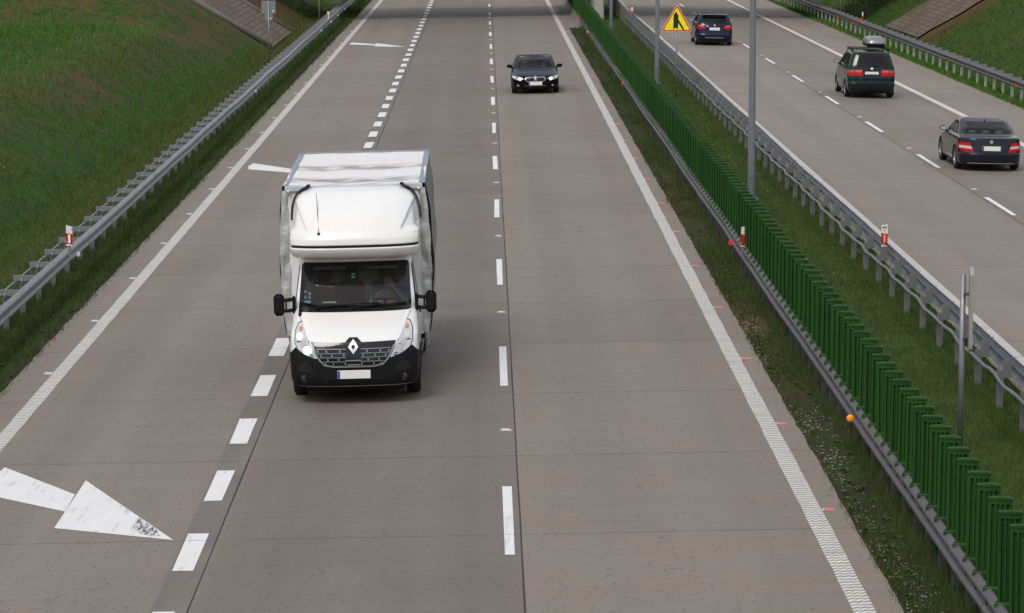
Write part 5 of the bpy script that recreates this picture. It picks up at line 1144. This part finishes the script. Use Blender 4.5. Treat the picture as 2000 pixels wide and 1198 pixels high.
for s in (-1, 1):
    Q = [(.40, .83), (.47, .925), (.72, .965), (.86, .95), (.86, .80), (.60, .77)]; tl = patch(bv, rounded(Q if s > 0 else mirror(Q), .03), 'b', 'tail_light', M_TAIL, car, .008, .05, .012)
    Q = [(.52, .915), (.72, .945), (.74, .925), (.55, .893)]; patch(bv, Q if s > 0 else mirror(Q), 'b', 'clear_band', M_TAILC, tl, .014, .05, .004)
patch(bv, [(-.29, .875), (.29, .875), (.25, .70), (-.25, .70)], 'b', 'plate_recess', M_FRIT, car, .003, .06, .006); plate(car, 0, hl-.048, .79, .49, .13, 1, False)
patch(bv, disc_poly(0, .955, .032), 'b', 'badge', M_CHROME, car, .008, .03, .006); patch(bv, [(.30, .905), (.40, .905), (.40, .93), (.30, .93)], 'b', 'badge', M_CHROME, car, .006, .04, .004)
patch(bv, [(-.50, .565), (.50, .565), (.50, .558), (-.50, .558)], 'b', 'boot_gap', M_SHADOWGAP, car, .002, .08, .002); patch(bv, [(-.46, .40), (.46, .40), (.40, .355), (-.40, .355)], 'b', 'chrome_trim', M_SATIN, car, .008, .08, .008); patch(bv, [(-.66, .34), (.66, .34), (.60, .19), (-.60, .19)], 'b', 'lower_valance', M_TRIM, car, .008, .08, .01)
MB().box((0, 3.70-hl, 1.425), (1.16, .30, .03), bev=.012, rx=.03).build('roof_spoiler', P_BLUE, car); MB().box((0, 3.84-hl, 1.36), (.95, .03, .05), bev=.01).build('spoiler_lip', M_FRIT, car)
for s in (-1, 1): MB().tube([(s*.63, 1.9-hl, 1.43), (s*.64, 2.7-hl, 1.475), (s*.62, 3.5-hl, 1.45)], .014, 6).build('roof_rail', M_SATIN, car)
both(bv, [(.45, .66), (.82, .72), (.78, .78), (.5, .74)], 'f', 'headlight', M_LENS, car, .006); both(bv, [(.03, .55), (.3, .55), (.33, .68), (.03, .68)], 'f', 'grille', M_FRIT, car, .006)

# --- green people carrier
P_GREEN = paint('dark_green_car_paint', (.003, .020, .018), .3, .22, .04)
MPV = dict(rows=[(.2, .25, 4.38, .78, .3, 2.6, .2, 3), (.26, .1, 4.46, .84, .45, 2.6, .26, 3.2), (.42, .02, 4.52, .87, .5, 2.6, .28, 3.2), (.54, 0, 4.53, .876, .52, 2.6, .28, 3.2), (.575, .01, 4.49, .875, .52, 2.6, .28, 3.2), (.75, .15, 4.475, .872, .55, 2.6, .28, 3.2), (.9, .45, 4.455, .868, .55, 2.6, .28, 3.2), (1.02, .85, 4.43, .86, .5, 2.8, .27, 3.2),
        (1.12, 1.05, 4.405, .845, .42, 2.9, .26, 3.2), (1.3, 1.42, 4.33, .79, .34, 3, .25, 3.2), (1.5, 1.85, 4.23, .725, .3, 3, .24, 3.2), (1.6, 2.15, 4.16, .68, .26, 3, .22, 3.2), (1.66, 2.5, 4.02, .59, .2, 3, .2, 3), (1.685, 2.8, 3.7, .35, .1, 3, .1, 3)],
    wheels=(.85, 3.62), r=.312, track=.775, front_win=rounded([(-.74, 1.13), (.74, 1.13), (.62, 1.56), (-.62, 1.56)], .06), rear_win=rounded([(-.62, 1.13), (.62, 1.13), (.50, 1.585), (-.50, 1.585)], .10),
    side_wins=[rounded([(1.70, 1.12), (2.38, 1.12), (2.38, 1.56), (2.15, 1.54)], .05), rounded([(2.44, 1.12), (3.32, 1.12), (3.30, 1.56), (2.44, 1.57)], .05), rounded([(3.38, 1.12), (4.10, 1.14), (3.95, 1.54), (3.36, 1.56)], .05)], gaps_side=[[(1.42, .3), (1.428, .3), (1.46, 1.08), (1.452, 1.08)], [(2.405, .28), (2.413, .28), (2.413, 1.08), (2.405, 1.08)], [(3.33, .70), (3.338, .70), (3.35, 1.1), (3.342, 1.1)]],
    handles=(2.18, 3.1), belt=1.10, mirror=(1.60, 1.16), mw=.97, seat_y=2.3, rear_seat_y=3.3, dash_y=1.55, visor_z=1.5, fin=3.9, black_mirror=True, spokes=6, glass_front=M_GLASS, glass=glassmat('carrier_glass', (.74, .80, .79)), rear_border=.05)
car, bv, hl = make_car('people_carrier', 'dark green people carrier with roof bars and a silver roof box, driving away', MPV, P_GREEN, (13.95, 110.3+2.26), False)
patch(bv, [(-.84, 1.035), (.84, 1.035), (.84, .80), (-.84, .80)], 'b', 'tail_panel', M_FRIT, car, .003, .08, .006)
for s in (-1, 1):
    Q = [(.34, .815), (.82, .815), (.855, .90), (.85, 1.03), (.34, 1.03)]; tl = patch(bv, Q if s > 0 else mirror(Q), 'b', 'tail_light', M_TAIL, car, .010, .05, .012)
    Q = [(.36, .935), (.60, .935), (.60, 1.02), (.36, 1.02)]; patch(bv, Q if s > 0 else mirror(Q), 'b', 'lamp_segment', NT('pale_red_lens').set((.55, .10, .09), .15) if s < 0 else bpy.data.materials['pale_red_lens'], tl, .015, .06, .004)
    Q = [(.62, .935), (.84, .935), (.84, 1.02), (.62, 1.02)]; patch(bv, Q if s > 0 else mirror(Q), 'b', 'lamp_segment', simple('smoked_lamp', (.16, .13, .13), .2) if s < 0 else bpy.data.materials['smoked_lamp'], tl, .015, .06, .004)
    Q = [(.605, .82), (.614, .82), (.614, 1.03), (.605, 1.03)]; patch(bv, Q if s > 0 else mirror(Q), 'b', 'lamp_divider', M_FRIT, tl, .017, .06, .004)
    MB().box((s*.775, 4.02-hl, .22), (.20, .02, .24), bev=.008).build('mud_flap', M_TRIM, car); MB().lathe([(0, .012), (.03, .008), (.034, 0)], (s*.80, 4.035-hl, .30), 'y', 10).build('reflector', M_TAILC, car)
plate(car, 0, hl-.075, .90, .49, .125, 1, False); patch(bv, disc_poly(0, 1.075, .045), 'b', 'badge', M_CHROME, car, .010, .03, .006)
patch(bv, [(-.58, .66), (.58, .66), (.58, .652), (-.58, .652)], 'b', 'boot_gap', M_SHADOWGAP, car, .002, .08, .002); patch(bv, [(-.60, .575), (.60, .575), (.60, .555), (-.60, .555)], 'b', 'bumper_groove', M_TRIM, car, .003, .08, .003); both(bv, [(.62, .45), (.63, .45), (.63, .78), (.62, .78)], 'b', 'boot_gap', M_SHADOWGAP, car, .002, .08, .002)
MB().tube([(-.30, 4.40-hl, 1.155), (.05, 4.41-hl, 1.165)], .012, 6).build('rear_wiper', M_TRIM, car); MB().tube([(0, 4.45-hl, .30), (0, 4.58-hl, .32), (0, 4.60-hl, .40)], .025, 8).build('tow_bar', M_TRIM, car)
patch(bv, [(-.70, .32), (.70, .32), (.66, .22), (-.66, .22)], 'b', 'lower_valance', M_TRIM, car, .006, .08, .01)
for s in (-1, 1):
    MB().tube([(s*.665, 2.2-hl, 1.60), (s*.66, 2.35-hl, 1.675), (s*.64, 3.2-hl, 1.70), (s*.64, 3.9-hl, 1.675), (s*.65, 4.02-hl, 1.60)], .016, 6).build('roof_rail', M_TRIM, car)
for yb in (2.75, 3.75): mb = MB(); mb.box((0, yb-hl, 1.755), (1.50, .07, .035), bev=.01); [mb.box((s*.64, yb-hl, 1.72), (.07, .07, .07)) for s in (-1, 1)]; mb.build('roof_bar', M_TRIM, car)
both(bv, [(.45, .70), (.82, .78), (.78, .85), (.5, .80)], 'f', 'headlight', M_LENS, car, .006); patch(bv, [(-.35, .66), (.35, .66), (.38, .76), (-.38, .76)], 'f', 'grille', M_FRIT, car, .006)
# roof box on the car's right-hand side (image right)
rb = thing('roof_box', 'silver roof box with a black base on the roof of the green people carrier', 'roof box', (13.95+.33, 110.3+2.26, g(14.28)+1.775), (0, -.018, math.pi))
bl_ = rings_to_bm(loft([(.0, -.95, .86, .27, .35, 2.6, .2, 3), (.02, -1.0, .90, .31, .4, 2.6, .2, 3), (.13, -1.02, .92, .325, .4, 2.6, .2, 3)], 4, 31, 16)); body_obj(bl_, 'base', M_TRIM, rb)
bl_ = rings_to_bm(loft([(.125, -1.02, .92, .33, .4, 2.6, .2, 3), (.15, -1.03, .93, .335, .4, 2.6, .2, 3), (.26, -.90, .87, .31, .4, 2.6, .22, 3), (.34, -.62, .78, .265, .4, 2.7, .25, 3), (.365, -.4, .70, .23, .3, 3, .2, 3), (.375, -.1, .5, .1, .1, 3, .1, 3)], 5, 31, 16)); body_obj(bl_, 'lid', simple('silver_plastic', (.25, .265, .285), .3, .4, var=.08), rb)
